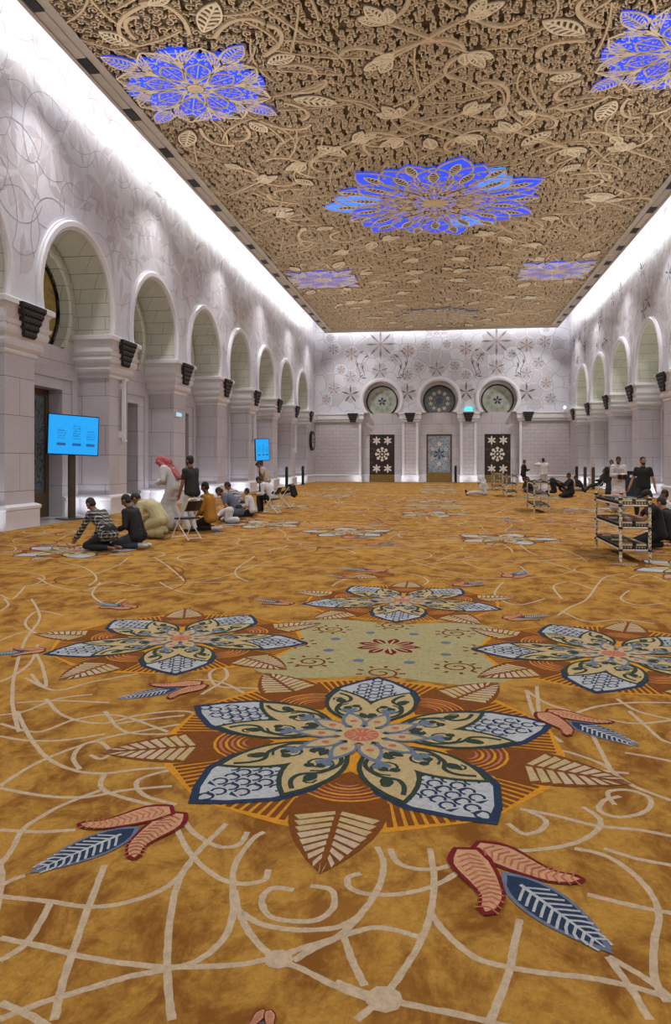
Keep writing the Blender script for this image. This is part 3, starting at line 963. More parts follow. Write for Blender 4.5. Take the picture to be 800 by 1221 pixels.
def brownleaf(c, a, L, R0=.0, w=.26, dark=True, h=.0022):
    T_ = xf(c, a)
    cf.poly(T_(lens(R0, R0 + L, w * L, 10, .45)), h, BROWN)
    n = 9
    for k in range(n):                          # pale barbs of the outer half
        u = R0 + L * (.46 + .50 * k / n); ww = w * L * math.sin(PI * ((u - R0) / L) ** .87) ** .85 * .9
        for sg in (-1, 1):
            ww = w * L * max(0, math.sin(PI * min(1, max(0, (u + .09 * L - R0) / L)) ** .87)) ** .85 * .92
            pts = [(u, sg * .016 * L), (u + .034 * L, sg * .012 * L), (u + .105 * L, sg * ww * .82), (u + .065 * L, sg * ww * .97)]
            cf.poly(T_(pts), h + .0006, CREAM if k > 2 else SAND)
    for k in range(6):                          # curved stripes of the inner half
        r = w * L * (.3 + .16 * k)
        cf.rib(T_([(R0 + L * .12 + r * .9 * math.cos(t), r * math.sin(t)) for t in np.linspace(-1.1, 1.1, 8)]), .014 * L / .8, h + .0004, ORAN if k % 2 else ROSE, taper=2)

def flower(c, a0, R, rich=True, leaves=(1, 1, 1, 1, 1)):
    h0 = .001
    # orange ground between the petals with brown comb stripes
    for k in range(5):
        a = a0 + 2 * PI * k / 5 + PI / 5
        T_ = xf(c, a)
        cf.poly(T_([(.05 * R, 0), (.55 * R, -.40 * R), (.80 * R, -.50 * R), (.92 * R, -.2 * R), (.95 * R, 0), (.92 * R, .2 * R), (.80 * R, .50 * R), (.55 * R, .40 * R)]), h0, ORAN)
        for q in range(1, 12):
            for sg in (-1, 1):
                v = sg * (.05 + .038 * q) * R
                u1 = (.93 - .012 * q) * R; u0 = u1 - R * (.20 - .004 * q)
                cf.rib(T_([(u0, v * .86), (u1, v)]), .024 * R, h0 + .0006, BROWN, taper=2 if not rich else 0)
        if leaves[k]:
            brownleaf(c, a, R * .80, R * (.42), .235, h=h0 + .0014)
    for k in range(5):
        a = a0 + 2 * PI * k / 5
        T_ = xf(c, a, R)
        def pet(s, tip):
            return [(.10, 0), (.28, .15 * s), (.44, .235 * s), (.58, .27 * s), (.74, .235 * s), (.9, .11 * s), (tip, 0), (.9, -.11 * s), (.74, -.235 * s), (.58, -.27 * s), (.44, -.235 * s), (.28, -.15 * s)]
        cf.poly(T_(pet(1, 1.0)), .0034, NAVY)
        cf.poly(T_([(.4, 0), (.56, .235), (.62, .23), (.74, .195), (.88, .085), (.95, 0), (.88, -.085), (.74, -.195), (.62, -.23), (.56, -.235)]), .004, PALE)
        if rich:
            for iu in range(9):
                u = .42 + iu * .062
                hw_ = .235 * min(1, (.97 - u) / .34)
                for jv in range(-4, 5):
                    v = jv * .072
                    if abs(v) + .03 > hw_: continue
                    cf.rib(T_([(u + .03 * math.cos(t), v + .03 * math.sin(t)) for t in np.linspace(.6, 5.4, 8)]), .0125 * R, .0046, NAVY)
                    if (iu + jv) % 2: cf.poly(T_([(u + .025, v - .034), (u + .05, v - .02), (u + .04, v + .03)]), .0046, NAVY)
        for sg in (-1, 1):
            Q = xf((.13, 0), sg * .35)
            outer = Q(lens(0, .62, .135, 9, .5)); inner = Q(lens(.035, .585, .112, 9, .5))
            cf.poly(T_(outer), .005, GREEN); cf.poly(T_(inner), .0056, SAND)
            if rich:
                sp = Q(spiral((.27, 0), .082, 1.5, 0, sg, 16)); cf.rib(T_(sp), .014 * R, .0062, GREEN)
                cf.rib(T_(Q(bez([(.05, 0), (.14, .05 * sg), (.24, .09 * sg), (.35, .05 * sg), (.40, -.02 * sg), (.47, -.03 * sg), (.54, .01)], 4))), .022 * R, .0062, GREEN)
                cf.rib(T_(Q(spiral((.44, .035 * sg), .035, 1, 2, -sg, 7))), .012 * R, .0062, GREEN)
                cf.rib(T_(Q(spiral((.15, -.03 * sg), .035, 1, 1, sg, 7))), .012 * R, .0062, GREEN)
                for (u, v) in ((.25, 0), (.285, .02), (.255, .04), (.3, -.03), (.22, .02)):
                    cf.poly(T_(Q(circ((u, v * sg), .025, 7))), .0066, STEEL if u < .26 else GREEN)
                cf.poly(T_(Q(lens(.36, .46, .03, 4, .5, .03 * sg))), .0066, GREEN)
                cf.poly(T_(Q(lens(.1, .19, .025, 4, .5, -.03 * sg))), .0066, GREEN)
            else:
                cf.poly(T_(Q(circ((.27, 0), .06, 8))), .0062, GREEN)
    for k in range(10):
        T_ = xf(c, a0 + 2 * PI * (k + .5) / 10, R)
        cf.poly(T_(lens(.09, .345, .058, 6, .42)), .0072, STEEL)
        cf.poly(T_(lens(.11, .30, .043, 6, .42)), .0078, SAND)
        cf.poly(T_(circ((.195, 0), .02, 7)), .0084, ROSE)
    st = []
    for k in range(20):
        r = R * (.155 if k % 2 else .1); st.append((c[0] + r * math.cos(a0 + PI * k / 10), c[1] + r * math.sin(a0 + PI * k / 10)))
    cf.poly(st, .009, SAND)
    cf.poly(circ(c, R * .085, 16), .0096, ROSE)
    for k in range(12):
        a = 2 * PI * k / 12
        cf.rib([(c[0] + R * .03 * math.cos(a), c[1] + R * .03 * math.sin(a)), (c[0] + R * .075 * math.cos(a), c[1] + R * .075 * math.sin(a))], .008 * R, .0102, PINK)

def bud(head, tip, w=1.0, mir=1):
    """two crimson edged leaves opening over one blue feather, head to tip"""
    L = math.hypot(tip[0] - head[0], tip[1] - head[1]); a = math.atan2(tip[1] - head[1], tip[0] - head[0])
    T_ = xf(head, a, L, mir)
    b = lens(.26, 1.0, .135, 9, .42)
    cf.poly(T_(b), .003, STEEL); cf.poly(T_(lens(.3, .95, .115, 9, .42)), .0036, NAVY)
    cf.rib(T_([(.4, 0), (.95, 0)]), .022 * L, .0044, PALE, taper=1)
    for k in range(10):
        u = .43 + .05 * k
        for sg in (-1, 1):
            cf.rib(T_([(u, 0), (u + .035, sg * .05), (u + .075, sg * .10 * min(1, (1.02 - u) / .35))]), .015 * L, .0042, PALE, taper=0)
    for sg in (-1, 1):
        spine = bez([(-.02, .02 * sg), (.12, .095 * sg), (.28, .14 * sg), (.42, .20 * sg), (.52, .33 * sg)], 4)
        def leaf(wd, t0, t1, h, mi):
            pts = spine[t0:t1]; n = len(pts); A = []; B = []
            for i, p in enumerate(pts):
                q0 = pts[max(0, i - 1)]; q1 = pts[min(n - 1, i + 1)]; dx, dy = q1[0] - q0[0], q1[1] - q0[1]; l = math.hypot(dx, dy)
                t = i / (n - 1); ww = wd * min(1, .55 + 2.2 * t) * (1 - t) ** .38 * (1 + .12 * math.sin(6 * t)) + .002
                A.append((p[0] - dy / l * ww, p[1] + dx / l * ww)); B.append((p[0] + dy / l * ww, p[1] - dx / l * ww))
            cf.poly(T_(A + B[::-1]), h, mi)
        leaf(.12, 0, len(spine), .0052 + .001 * (sg > 0), RED); leaf(.092, 1, len(spine) - 1, .0058 + .001 * (sg > 0), PINK)
        for k in range(2, len(spine) - 2):
            p = spine[k]; q = spine[k + 1]; dx, dy = q[0] - p[0], q[1] - p[1]; l = math.hypot(dx, dy)
            for g in (-1, 1):
                cf.rib(T_([p, (p[0] + dx * .8 - g * dy / l * .062, p[1] + dy * .8 + g * dx / l * .062)]), .010 * L, .0078, ROSE)

def medallion(c, R=1.0, a0=PI / 2):
    pts = []
    for k in range(48):
        a = 2 * PI * k / 48; r = R * (1.15 + .22 * math.cos(4 * (a) + PI)); pts.append((c[0] + r * math.cos(a), c[1] + r * math.sin(a)))
    cf.poly(pts, .0005, SAGE)
    for k in range(9):
        T_ = xf(c, 2 * PI * k / 9)
        cf.poly(T_(lens(.06, .30, .055, 5, .6)), .0016, RED)
        cf.rib(T_([(.05, 0), (.24, 0)]), .02, .0022, SAND)
    for k in range(8):
        a = 2 * PI * (k + .5) / 8
        cf.poly(circ((c[0] + .56 * math.cos(a), c[1] + .56 * math.sin(a)), .05, 9), .0016, STEEL)
    for k in range(8):
        a = 2 * PI * k / 8; m_ = (c[0] + .86 * math.cos(a), c[1] + .86 * math.sin(a))
        cf.rib(spiral(m_, .15, 1.6, a, 1, 18), .022, .0016, BROWN)
        for q in range(9):
            b = 2 * PI * q / 9; cf.rib([(m_[0] + .15 * math.cos(b), m_[1] + .15 * math.sin(b)), (m_[0] + .2 * math.cos(b), m_[1] + .2 * math.sin(b))], .03, .0018, BROWN)

def setgrp(cx, cy, dy=2.24, dx=1.97, R=1.27, rich=True):
    medallion((cx, cy))
    for (x, y, a, lv) in ((cx, cy - dy, PI / 2, (1, 1, 1, 1, 1)), (cx, cy + dy, -PI / 2, (1, 1, 1, 1, 1)), (cx - dx, cy, 0, (1, 1, 1, 1, 1)), (cx + dx, cy, PI, (1, 1, 1, 1, 1))):
        flower((x, y), a, R if y < cy else R * .97, rich, lv)
setgrp(-.13, 6.80)
# the rest of the hall repeats the motif, further away
for (x, y) in ((1.7, 16.6), (-1.9, 17.6), (-6.5, 13.2), (4.4, 12.4), (-4.4, 19.5), (6.2, 19.0), (0, 24), (-5.5, 27), (5.5, 27), (0, 32), (-5, 36), (5, 36), (0, 41), (-6, 45), (6, 45), (0, 50), (-5, 54), (5, 54), (7.6, 8.6), (-7.8, 8.2), (7, 2.6), (-7, 2.4)):
    flower((x, y), random.random(), 1.2, False)
for (x, y) in ((0, 28), (0, 45), (0, 55)): medallion((x, y))
# buds of the foreground, head (crimson) and tip (blue)
for h_, t_, m_ in (((562, 1016), (732, 1143), -1), ((207, 972), (34, 1046), -1), ((650, 852), (763, 893), -1), ((241, 818), (139, 836), -1),
               ((157, 727), (114, 720), 1), ((346, 722), (304, 716), 1), ((604, 740), (656, 735), 1), ((546, 700), (579, 694), 1), ((424, 690), (388, 688), 1),
               ((52, 777), (-20, 783), 1), ((318, 1212), (300, 1260), 1)):
    bud(HALL(*h_), HALL(*t_), 1, m_)

# cream stems, traced on the ground plane. Each list is in pixels of a two-fold enlargement
VA = [[(0,545),(100,565),(200,590),(330,610),(430,615),(560,610),(640,595),(720,570),(800,545),(900,520),(1010,545)],
 [(0,740),(100,700),(200,670),(300,640),(400,620),(470,600),(530,550),(555,490),(555,430),(560,370),(600,310),(630,290)],
 [(130,742),(150,650),(180,560),(215,460),(250,370)],[(410,742),(400,650),(400,560),(410,470),(430,400),(470,340),(520,290),(540,270)],
 [(0,445),(100,455),(220,470),(320,455),(400,420),(455,365)],[(410,245),(430,300),(460,350),(520,400),(580,415),(630,405),(640,380)],
 [(430,245),(460,290),(520,325),(570,320),(590,290)],[(560,430),(570,480),(600,540),(650,590),(720,620),(800,660),(900,700)],
 [(700,430),(650,425),(625,450),(640,490),(700,505),(760,500),(795,470),(790,430),(740,420)],[(570,480),(620,510),(700,525),(800,520),(860,490)],
 [(0,185),(100,203),(200,207),(300,190),(410,180)],[(240,190),(150,225),(80,265),(50,290),(30,330),(0,370)],[(0,285),(90,290),(180,285)],
 [(40,0),(70,60),(110,110),(170,140),(240,150),(330,140),(410,135)],[(0,180),(60,140),(120,110),(200,80),(270,60),(350,45),(440,30)],
 [(190,140),(175,110),(200,80),(240,75),(262,100),(240,115),(215,105)],[(250,150),(240,180),(270,200),(340,220),(410,235)],
 [(410,140),(340,160),(325,180),(350,205),(420,225)],[(280,30),(350,20),(440,10)],[(0,60),(60,70),(150,70),(250,55)],[(0,10),(60,0),(140,-30),(220,-40)],
 [(60,395),(30,405),(0,420)],[(-40,300),(0,370),(0,440),(-30,560)],[(0,700),(90,742),(150,800)],[(0,600),(60,560),(100,500),(120,460)]]
VB = [[(225,330),(235,400),(228,480),(200,560),(150,640),(110,690),(50,742)],[(100,325),(115,370),(100,430),(50,500),(0,545),(-60,575),(-100,600)],
 [(130,330),(150,365),(200,380),(260,375),(310,350)],[(60,390),(30,400),(35,425),(80,440),(150,440),(220,425),(280,395),(330,350)],
 [(225,480),(260,530),(330,590),(410,615),(500,630),(600,640),(700,660),(800,690)],[(440,500),(425,570),(410,640),(370,742)],
 [(20,540),(40,600),(70,660)],[(0,650),(80,680),(200,710),(300,730),(420,760)],[(600,440),(700,465),(800,485),(880,490)],[(650,590),(700,660),(750,742)],
 [(650,590),(720,630),(790,680),(830,720)],[(330,330),(450,335),(560,320),(620,290),(630,260),(590,230)],[(570,330),(650,350),(730,410),(770,480),(760,560),(760,640),(790,700)],
 [(640,330),(720,355),(800,370)],[(440,235),(520,250),(620,275),(720,285),(800,300),(860,310)],[(410,270),(450,295),(490,285),(500,262),(460,240)],
 [(665,225),(650,195),(700,190),(750,210),(740,240),(680,255),(630,240),(640,215),(680,205)],[(490,85),(560,100),(640,130),(700,175),(800,215)],
 [(600,30),(640,110),(665,150),(720,185)],[(700,0),(745,40),(780,70),(820,80)],[(480,-60),(485,0),(495,40),(540,75)],[(690,100),(760,112),(840,130)],
 [(650,20),(720,30),(820,20)],[(450,110),(520,130),(600,140),(700,150)],[(560,10),(620,-10),(700,-20),(800,-20)]]
VC = [[(75,150),(95,195),(60,250),(35,330),(30,400),(45,470)],[(0,180),(20,165),(10,150)],[(80,270),(100,310),(110,360),(90,350),(75,330)],[(60,340),(130,370),(220,350),(330,330)],
 [(0,350),(40,330),(75,300),(90,260)],[(110,390),(150,430),(240,450),(330,430),(420,420),(470,425)],[(40,400),(140,395),(260,400)],[(150,190),(90,180),(60,210),(100,240),(150,235)],
 [(0,450),(90,470),(180,440),(280,430),(400,470)],[(90,100),(130,120),(200,130),(260,110),(330,120)],[(240,110),(220,140),(260,165),(300,150)],
 [(380,110),(420,130),(480,140),(560,130)],[(140,60),(200,75),(230,100),(210,120)],[(480,380),(540,340),(530,315),(500,330),(520,360),(600,365),(660,370)],
 [(430,350),(480,345),(540,355),(620,400)],[(60,120),(30,150),(0,140)],[(0,250),(60,230),(110,240)],[(250,420),(300,470),(420,475)]]
VD = [[(455,370),(470,420),(490,470)],[(455,370),(500,400),(560,420)],[(670,390),(720,420),(800,440)],[(530,190),(560,170),(600,150),(640,100),(690,90)],
 [(540,180),(600,205),(680,200),(760,210)],[(620,130),(560,110),(520,120),(540,150)],[(700,130),(680,150),(720,165),(790,160)],[(300,60),(360,80),(430,70),(460,90)],
 [(240,60),(300,40),(380,50)],[(700,100),(740,90),(790,110)],[(440,20),(480,45),(560,40),(600,60)],[(100,40),(180,60),(250,80),(330,95)],[(400,110),(380,140),(430,165),(500,150)]]
VN = [0]
for arr, ox, oy in ((VA, 0, 850), (VB, 400, 850), (VC, 0, 640), (VD, 400, 640)):
    for pts in arr:
        g = [HALL(ox + x / 2, oy + y / 2) for x, y in pts]
        q = bez(g, 7)
        VN[0] += 1; cf.rib(q, .027, .0002 + VN[0] * 5e-6, CREAM, jit=.002)
cf.poly(circ(HALL(332, 1148), .05, 9), .00095, CREAM)
cf.poly(circ(HALL(458, 1196), .06, 9), .00095, CREAM)
rnd = random.Random(11)
for i in range(820):
    x, y = rnd.uniform(-CW, CW), rnd.uniform(7.5, 52)
    if abs(x) < 3.2 and y < 10: continue
    if y < 11.5 and i % 3: y += 10
    a = rnd.random() * 6.28; k = rnd.uniform(-.9, .9); dk = rnd.uniform(-.12, .12); pts = []
    for j in range(rnd.randint(10, 22)):
        pts.append((x, y)); a += k * .22; k += dk; x += .22 * math.cos(a); y += .22 * math.sin(a)
        if abs(x) > CW - .1 or y > D - .4 or y < 6: break
        if math.hypot(x + .13, y - 6.8) < 3.3: break
    if len(pts) > 3: cf.rib(pts, .028 if y < 20 else .04, .00075 + (i % 60) * 4e-6, (CREAM, CREAM, BROWN, SAND, CREAM, ROSE if y > 14 else CREAM)[i % 6], jit=.003)
for i in range(110):                              # far small leaves and buds
    x, y = rnd.uniform(-9, 9), rnd.uniform(11, 56); a = rnd.random() * 6.28
    if i % 2: bud((x, y), (x + .8 * math.cos(a), y + .8 * math.sin(a)))
    else: brownleaf((x, y), a, rnd.uniform(.7, 1.2))
rug = cf.mb.build('carpet', [K_gold, K_cream, K_navy, K_pale, K_sand, K_green, K_oran, K_brown, K_red, K_rose, K_sage, K_steel, K_pink])
tag(rug, 'wall to wall golden carpet with white vines and large blue petalled flowers', 'carpet')
# ================================================================ people
def rcone(a, ra, b, rb, n=12):
    """closed rounded cone"""
    a = Vector(a); b = Vector(b); d = b - a
    if d.length < 1e-5: d = Vector((0, 0, 1e-4))
    t = d.normalized(); u = t.orthogonal().normalized(); w = t.cross(u)
    rings = []
    for k in (-.97, -.7, -.35, 0):
        rings.append((a + t * ra * k, ra * math.sqrt(1 - k * k)))
    for k in (0, .35, .7, .97):
        rings.append((b + t * rb * k, rb * math.sqrt(1 - k * k)))
    m = MB()
    m.loft([[c + (u * math.cos(2 * PI * i / n) + w * math.sin(2 * PI * i / n)) * r for i in range(n)] for c, r in rings])
    return m
def ell(c, r, R=None, n=14):
    m = MB(); rings = []
    for k in np.linspace(-.98, .98, 10):
        q = math.sqrt(1 - k * k)
        ring_ = []
        for i in range(n):
            p = Vector((r[0] * q * math.cos(2 * PI * i / n), r[1] * q * math.sin(2 * PI * i / n), r[2] * k))
            if R is not None: p = R @ p
            ring_.append(Vector(c) + p)
        rings.append(ring_)
    m.loft(rings)
    return m
def fuse(name, shells, vox, mats, parent, it=3):
    """one continuous skin grown round all the given volumes"""
    m = MB()
    for s in shells: m.add(s.v, s.f)
    o = m.build(name, mats)
    bm = bmesh.new(); bm.from_mesh(o.data); bmesh.ops.recalc_face_normals(bm, faces=bm.faces); bm.to_mesh(o.data); bm.free()
    r = o.modifiers.new('r', 'REMESH'); r.mode = 'VOXEL'; r.voxel_size = vox; r.use_smooth_shade = True
    s = o.modifiers.new('s', 'SMOOTH'); s.iterations = it; s.factor = .5
    dg = bpy.context.evaluated_depsgraph_get(); dg.update()
    me = bpy.data.meshes.new_from_object(o.evaluated_get(dg), preserve_all_data_layers=False, depsgraph=dg)
    o.modifiers.clear(); old = o.data; o.data = me; me.name = name; bpy.data.meshes.remove(old)
    me.materials.clear()
    for q in (mats if isinstance(mats, (list, tuple)) else [mats]): me.materials.append(q)
    me.polygons.foreach_set('use_smooth', [True] * len(me.polygons))
    o.parent = parent
    return o
def cloth(name, col, bs=.35, **k): return plain(name, col, .85, 0, .12, 5, bs=bs, bscale=14)
SKIN = plain('brown_skin', '#7b5038', .55, 0, .08, 8)
SKIN2 = plain('light_brown_skin', '#96694c', .55, 0, .08, 8)
HAIR = plain('black_hair', '#100d0c', .7, 0, .3, 60, bs=.5, bscale=120)
EYE_M = plain('dark_eye', '#0b0908', .2); LIP = plain('lip', '#5e3329', .5)
W_ = cloth('white_cotton', '#b9b7b8'); BLK = cloth('black_cloth', '#0d0d10'); CRM = cloth('cream_cotton', '#ada47e')
DRK = cloth('dark_olive_cloth', '#1d1f1c'); MUS = cloth('mustard_cotton', '#9c6a16'); GRB = cloth('blue_grey_cotton', '#4d5160')
BGE = cloth('beige_cotton', '#a29386'); JEAN = cloth('washed_denim', '#3f4750'); NVY = cloth('dark_navy_cloth', '#15161c'); PNKW = cloth('pinkish_white_cotton', '#b3a9ab')
def checks(name, ca, cb, cc, sc):
    m, nt, b = new_mat(name); v = mapping(nt, (sc, sc, sc))
    sp = nt.nodes.new('ShaderNodeSeparateXYZ'); nt.links.new(v, sp.inputs[0])
    ms = []
    ad = nt.nodes.new('ShaderNodeMath'); ad.operation = 'ADD'; nt.links.new(sp.outputs['X'], ad.inputs[0]); nt.links.new(sp.outputs['Y'], ad.inputs[1])
    for src in (ad.outputs[0], sp.outputs['Z']):
        fr = nt.nodes.new('ShaderNodeMath'); fr.operation = 'FRACT'; nt.links.new(src, fr.inputs[0])
        lt = nt.nodes.new('ShaderNodeMath'); lt.operation = 'LESS_THAN'; lt.inputs[1].default_value = .3; nt.links.new(fr.outputs[0], lt.inputs[0]); ms.append(lt.outputs[0])
    a = mix(nt, ms[0], S(ca), S(cb)); c = mix(nt, ms[0], S(cb), S(cc))
    nt.links.new(mix(nt, ms[1], a, c), b.inputs['Base Color']); b.inputs['Roughness'].default_value = .85
    return m
PLAID = checks('dark_plaid_cotton', '#17191c', '#6e6d68', '#b8b5aa', 16)
PLAID2 = checks('light_plaid_cotton', '#a9a6a6', '#5c5a62', '#2d2c33', 12)
KEF = checks('red_chequered_cotton', '#8c2c38', '#a5525a', '#c09a9a', 40)

def dirv(t, s=0): return Vector((math.sin(s), math.sin(t) * math.cos(s), math.cos(t) * math.cos(s)))
def ik(a, b, l1, l2, pole):
    a = Vector(a); b = Vector(b); d = b - a; L = d.length
    if L > (l1 + l2) * .995: b = a + d * ((l1 + l2) * .995 / L); d = b - a; L = d.length
    L = max(L, abs(l1 - l2) + .02)
    x = (l1 * l1 - l2 * l2 + L * L) / (2 * L); h = math.sqrt(max(0, l1 * l1 - x * x))
    t = d.normalized(); p = Vector(pole); p = p - t * p.dot(t)
    if p.length < 1e-4: p = t.orthogonal()
    return a + t * x + p.normalized() * h, b

def person(loc, rz, label, P, top=None, bottom=None, top_m=None, bot_m=None, hair='short', skin=None, vox=.014, k=1.0, group=None, head_m=None, feet=None, beard=False):
    """top: 'tee' | 'long' | 'thobe' | 'robe'. P holds the pose, metres in the person's own frame, +y is where he faces"""
    root = thing('person', label, 'person', (loc[0], loc[1], .012 if len(loc) < 3 else loc[2]), rz, group)
    root.scale = (k, k, k)
    skin = skin or SKIN
    p0 = Vector(P.get('pel', (0, 0, .93))); lean = math.radians(P.get('lean', 3)); curve = math.radians(P.get('curve', 6))
    p1 = p0 + dirv(lean) * .26; d2 = dirv(lean + curve); p2 = p1 + d2 * .26
    hp = math.radians(P.get('hp', 5)); hy = math.radians(P.get('hy', 0))
    up = dirv(hp); neck = p2 + (d2 + up).normalized() * .03
    hc = p2 + (d2 * .35 + up).normalized() * .19
    f = Vector((0, math.cos(hp), -math.sin(hp))); f = Matrix.Rotation(hy, 3, up) @ f
    rt = f.cross(up).normalized(); R = Matrix((rt, f, up)).transposed()
    tw = math.radians(P.get('twist', 0)); side = Vector((math.cos(tw), math.sin(tw), 0))
    sh = {s: p2 - d2 * .05 + side * (.178 * s) for s in (-1, 1)}
    hip = {s: p0 + Vector((.09 * s, 0, -.03)) for s in (-1, 1)}
    g = lambda key, s: Vector(P[key + ('r' if s > 0 else 'l')]) if key + ('r' if s > 0 else 'l') in P else Vector((P[key][0] * s, P[key][1], P[key][2]))
    el, wr, kn, an = {}, {}, {}, {}
    for s in (-1, 1):
        if 'e' + ('r' if s > 0 else 'l') in P or 'e' in P:
            el[s], wr[s] = g('e', s), g('w', s)
        else:
            el[s], wr[s] = ik(sh[s], g('w', s), .29, .26, Vector((.5 * s, -.6, -.4)) if 'pole' not in P else Vector((P['pole'][0] * s, P['pole'][1], P['pole'][2])))
        if 'k' + ('r' if s > 0 else 'l') in P or 'k' in P: kn[s], an[s] = g('k', s), g('a', s)
        else: kn[s], an[s] = ik(hip[s], g('a', s), .45, .43, Vector((.05 * s, 1, .15)))
    def limb(e, arm=0, leg=0):
        out = []
        for s in (-1, 1):
            if arm:
                out.append(rcone(sh[s], .056 + e, sh[s].lerp(el[s], .5), .050 + e)); out.append(rcone(sh[s].lerp(el[s], .5), .05 + e, sh[s].lerp(el[s], arm if arm < 1 else 1), .042 + e))
                if arm > 1: out.append(rcone(el[s], .041 + e, el[s].lerp(wr[s], arm - 1), .034 + e + (.012 if e else 0)))
            if leg:
                out.append(rcone(hip[s], .088 + e, kn[s], .056 + e)); q = kn[s].lerp(an[s], .3)
                bk = (Vector((0, 0, 0)) + (kn[s] - hip[s]).cross(an[s] - kn[s]).cross(an[s] - kn[s])); bk = bk.normalized() * -.012 if bk.length > 1e-4 else Vector((0, -.012, 0))
                out.append(rcone(kn[s], .053 + e, q + bk, .056 + e)); out.append(rcone(q + bk, .056 + e, kn[s].lerp(an[s], .96), .036 + e))
        return out
    def torso(e):
        out = []
        x = side * .06
        for s in (-1, 1):
            out.append(rcone(p0 + x * s * 1.1, .118 + e, p1 + x * s * .8, .104 + e))
            out.append(rcone(p1 + x * s * .8, .104 + e, p2 - d2 * .13 + x * s * 1.25, .112 + e))
            out.append(rcone(p2 - d2 * .12 + x * s, .10 + e, sh[s], .058 + e))
            out.append(rcone(p0 + Vector((.08 * s, -.035, -.02)), .098 + e, hip[s], .098 + e))
        out.append(rcone(p2 - d2 * .1, .085 + e, p2 - d2 * .02, .066 + e))
        return out
    body = torso(0) + limb(0, 2, 1)
    body.append(rcone(p2 - d2 * .04, .062, hc - up * .05, .052))
    body += [ell(hc + up * .015 - f * .008, (.076, .094, .098), R), ell(hc - up * .045 + f * .02, (.057, .068, .066), R), ell(hc - up * .092 + f * .052, (.028, .028, .022), R),
             rcone(hc + f * .09 + up * .005, .010, hc + f * .106 - up * .028, .017, 8)]
    for s in (-1, 1):
        body.append(ell(hc + rt * .079 * s - up * .012 - f * .008, (.012, .022, .034), R, 8))
        # hand: palm, four fingers, thumb
        fd = (wr[s] - el[s]).normalized()
        if 'hd' in P: fd = (Vector((P['hd'][0] * s, P['hd'][1], P['hd'][2]))).normalized()
        inw = Vector((-s, .15, 0)); nrm = fd.cross(inw).normalized(); inw = nrm.cross(fd).normalized()
        if P.get('palm', 'in') == 'down' or abs(fd.z) < .5: thumbd = Vector((-s, 0, 0)); wd = (thumbd - fd * thumbd.dot(fd)).normalized()
        else: wd = Vector((0, 1, 0)); wd = (wd - fd * wd.dot(fd)).normalized()
        nr = fd.cross(wd).normalized() * (-s)
        pb = wr[s] + fd * .015; pm = wr[s] + fd * .085
        for q in (-.028, -.009, .009, .028): body.append(rcone(pb + wd * q * .75, .019, pm + wd * q, .0155, 8))
        rf = .0095 if vox < .012 else .012
        for q, L in ((.030, .068), (.010, .078), (-.010, .072), (-.029, .056)):
            a_ = pm + wd * q; b_ = a_ + fd * L * .5 - nr * .006; c_ = b_ + fd * L * .42 - nr * .022
            body += [rcone(a_, rf, b_, rf * .95, 7), rcone(b_, rf * .95, c_, rf * .8, 7)]
        a_ = pb + wd * .026 + fd * .012; b_ = a_ + (wd * .7 + fd * .7 - nr * .2) * .045; c_ = b_ + (wd * .25 + fd - nr * .3).normalized() * .034
        body += [rcone(a_, .014, b_, .011, 7), rcone(b_, .011, c_, .009, 7)]
        # foot
        toe = g('t', s) if ('t' in P or 'tr' in P) else Vector((.12 * s, 1, -.12))
        toe.normalize(); sole = an[s] - Vector((0, 0, .035)) if P.get('flat', True) else an[s]
        heel = sole - toe * .045
        body += [rcone(an[s], .038, sole + toe * .05, .032, 10), rcone(heel, .034, sole + toe * .12, .026, 10), rcone(sole + toe * .10, .036, sole + toe * .155, .024, 10)]
        for q in (-.025, -.012, 0, .012, .024):
            sd = toe.cross(Vector((0, 0, 1))).normalized() if abs(toe.z) < .9 else Vector((1, 0, 0))
            body.append(rcone(sole + toe * .15 + sd * q, .011, sole + toe * (.185 - abs(q) * .5) + sd * q, .009, 7))
        P.setdefault('_f', {})[s] = (an[s].copy(), sole.copy(), toe.copy(), heel.copy())
    fuse('body', body, vox, skin, root)
    fine = min(vox, .011)
    if top == 'tee': fuse('shirt', torso(.019) + limb(.012, .62), vox, top_m, root)
    elif top == 'long': fuse('shirt', torso(.02) + limb(.013, 1.93), vox, top_m, root)
    if bottom == 'trousers':
        fuse('trousers', [rcone(p0 + Vector((.065 * s, 0, .07)), .118, hip[s], .108) for s in (-1, 1)] + [rcone(p0 + Vector((.08 * s, -.035, -.02)), .108, hip[s], .106) for s in (-1, 1)] + limb(.019, 0, 1), vox, bot_m, root)
    if top in ('thobe', 'robe'):
        sk = torso(.026) + limb(.026, 1.95)
        sk += limb(.045, 0, 1); SW = .085 if p0.z > .7 else .01
        for t in np.linspace(0, .97, 8):
            for s in (-1, 1):
                pt = (hip[s].lerp(kn[s], t * 2) if t < .5 else kn[s].lerp(an[s], t * 2 - 1))
                ot = (hip[-s].lerp(kn[-s], t * 2) if t < .5 else kn[-s].lerp(an[-s], t * 2 - 1))
                sk.append(rcone(pt.lerp(ot, .12), .12 + SW * t, pt.lerp(ot, .88), .12 + SW * t))
        if 'tail' in P:
            for a_, ra, b_, rb in P['tail']: sk.append(rcone(a_, ra, b_, rb))
        fuse('long_robe', sk, vox, top_m, root)
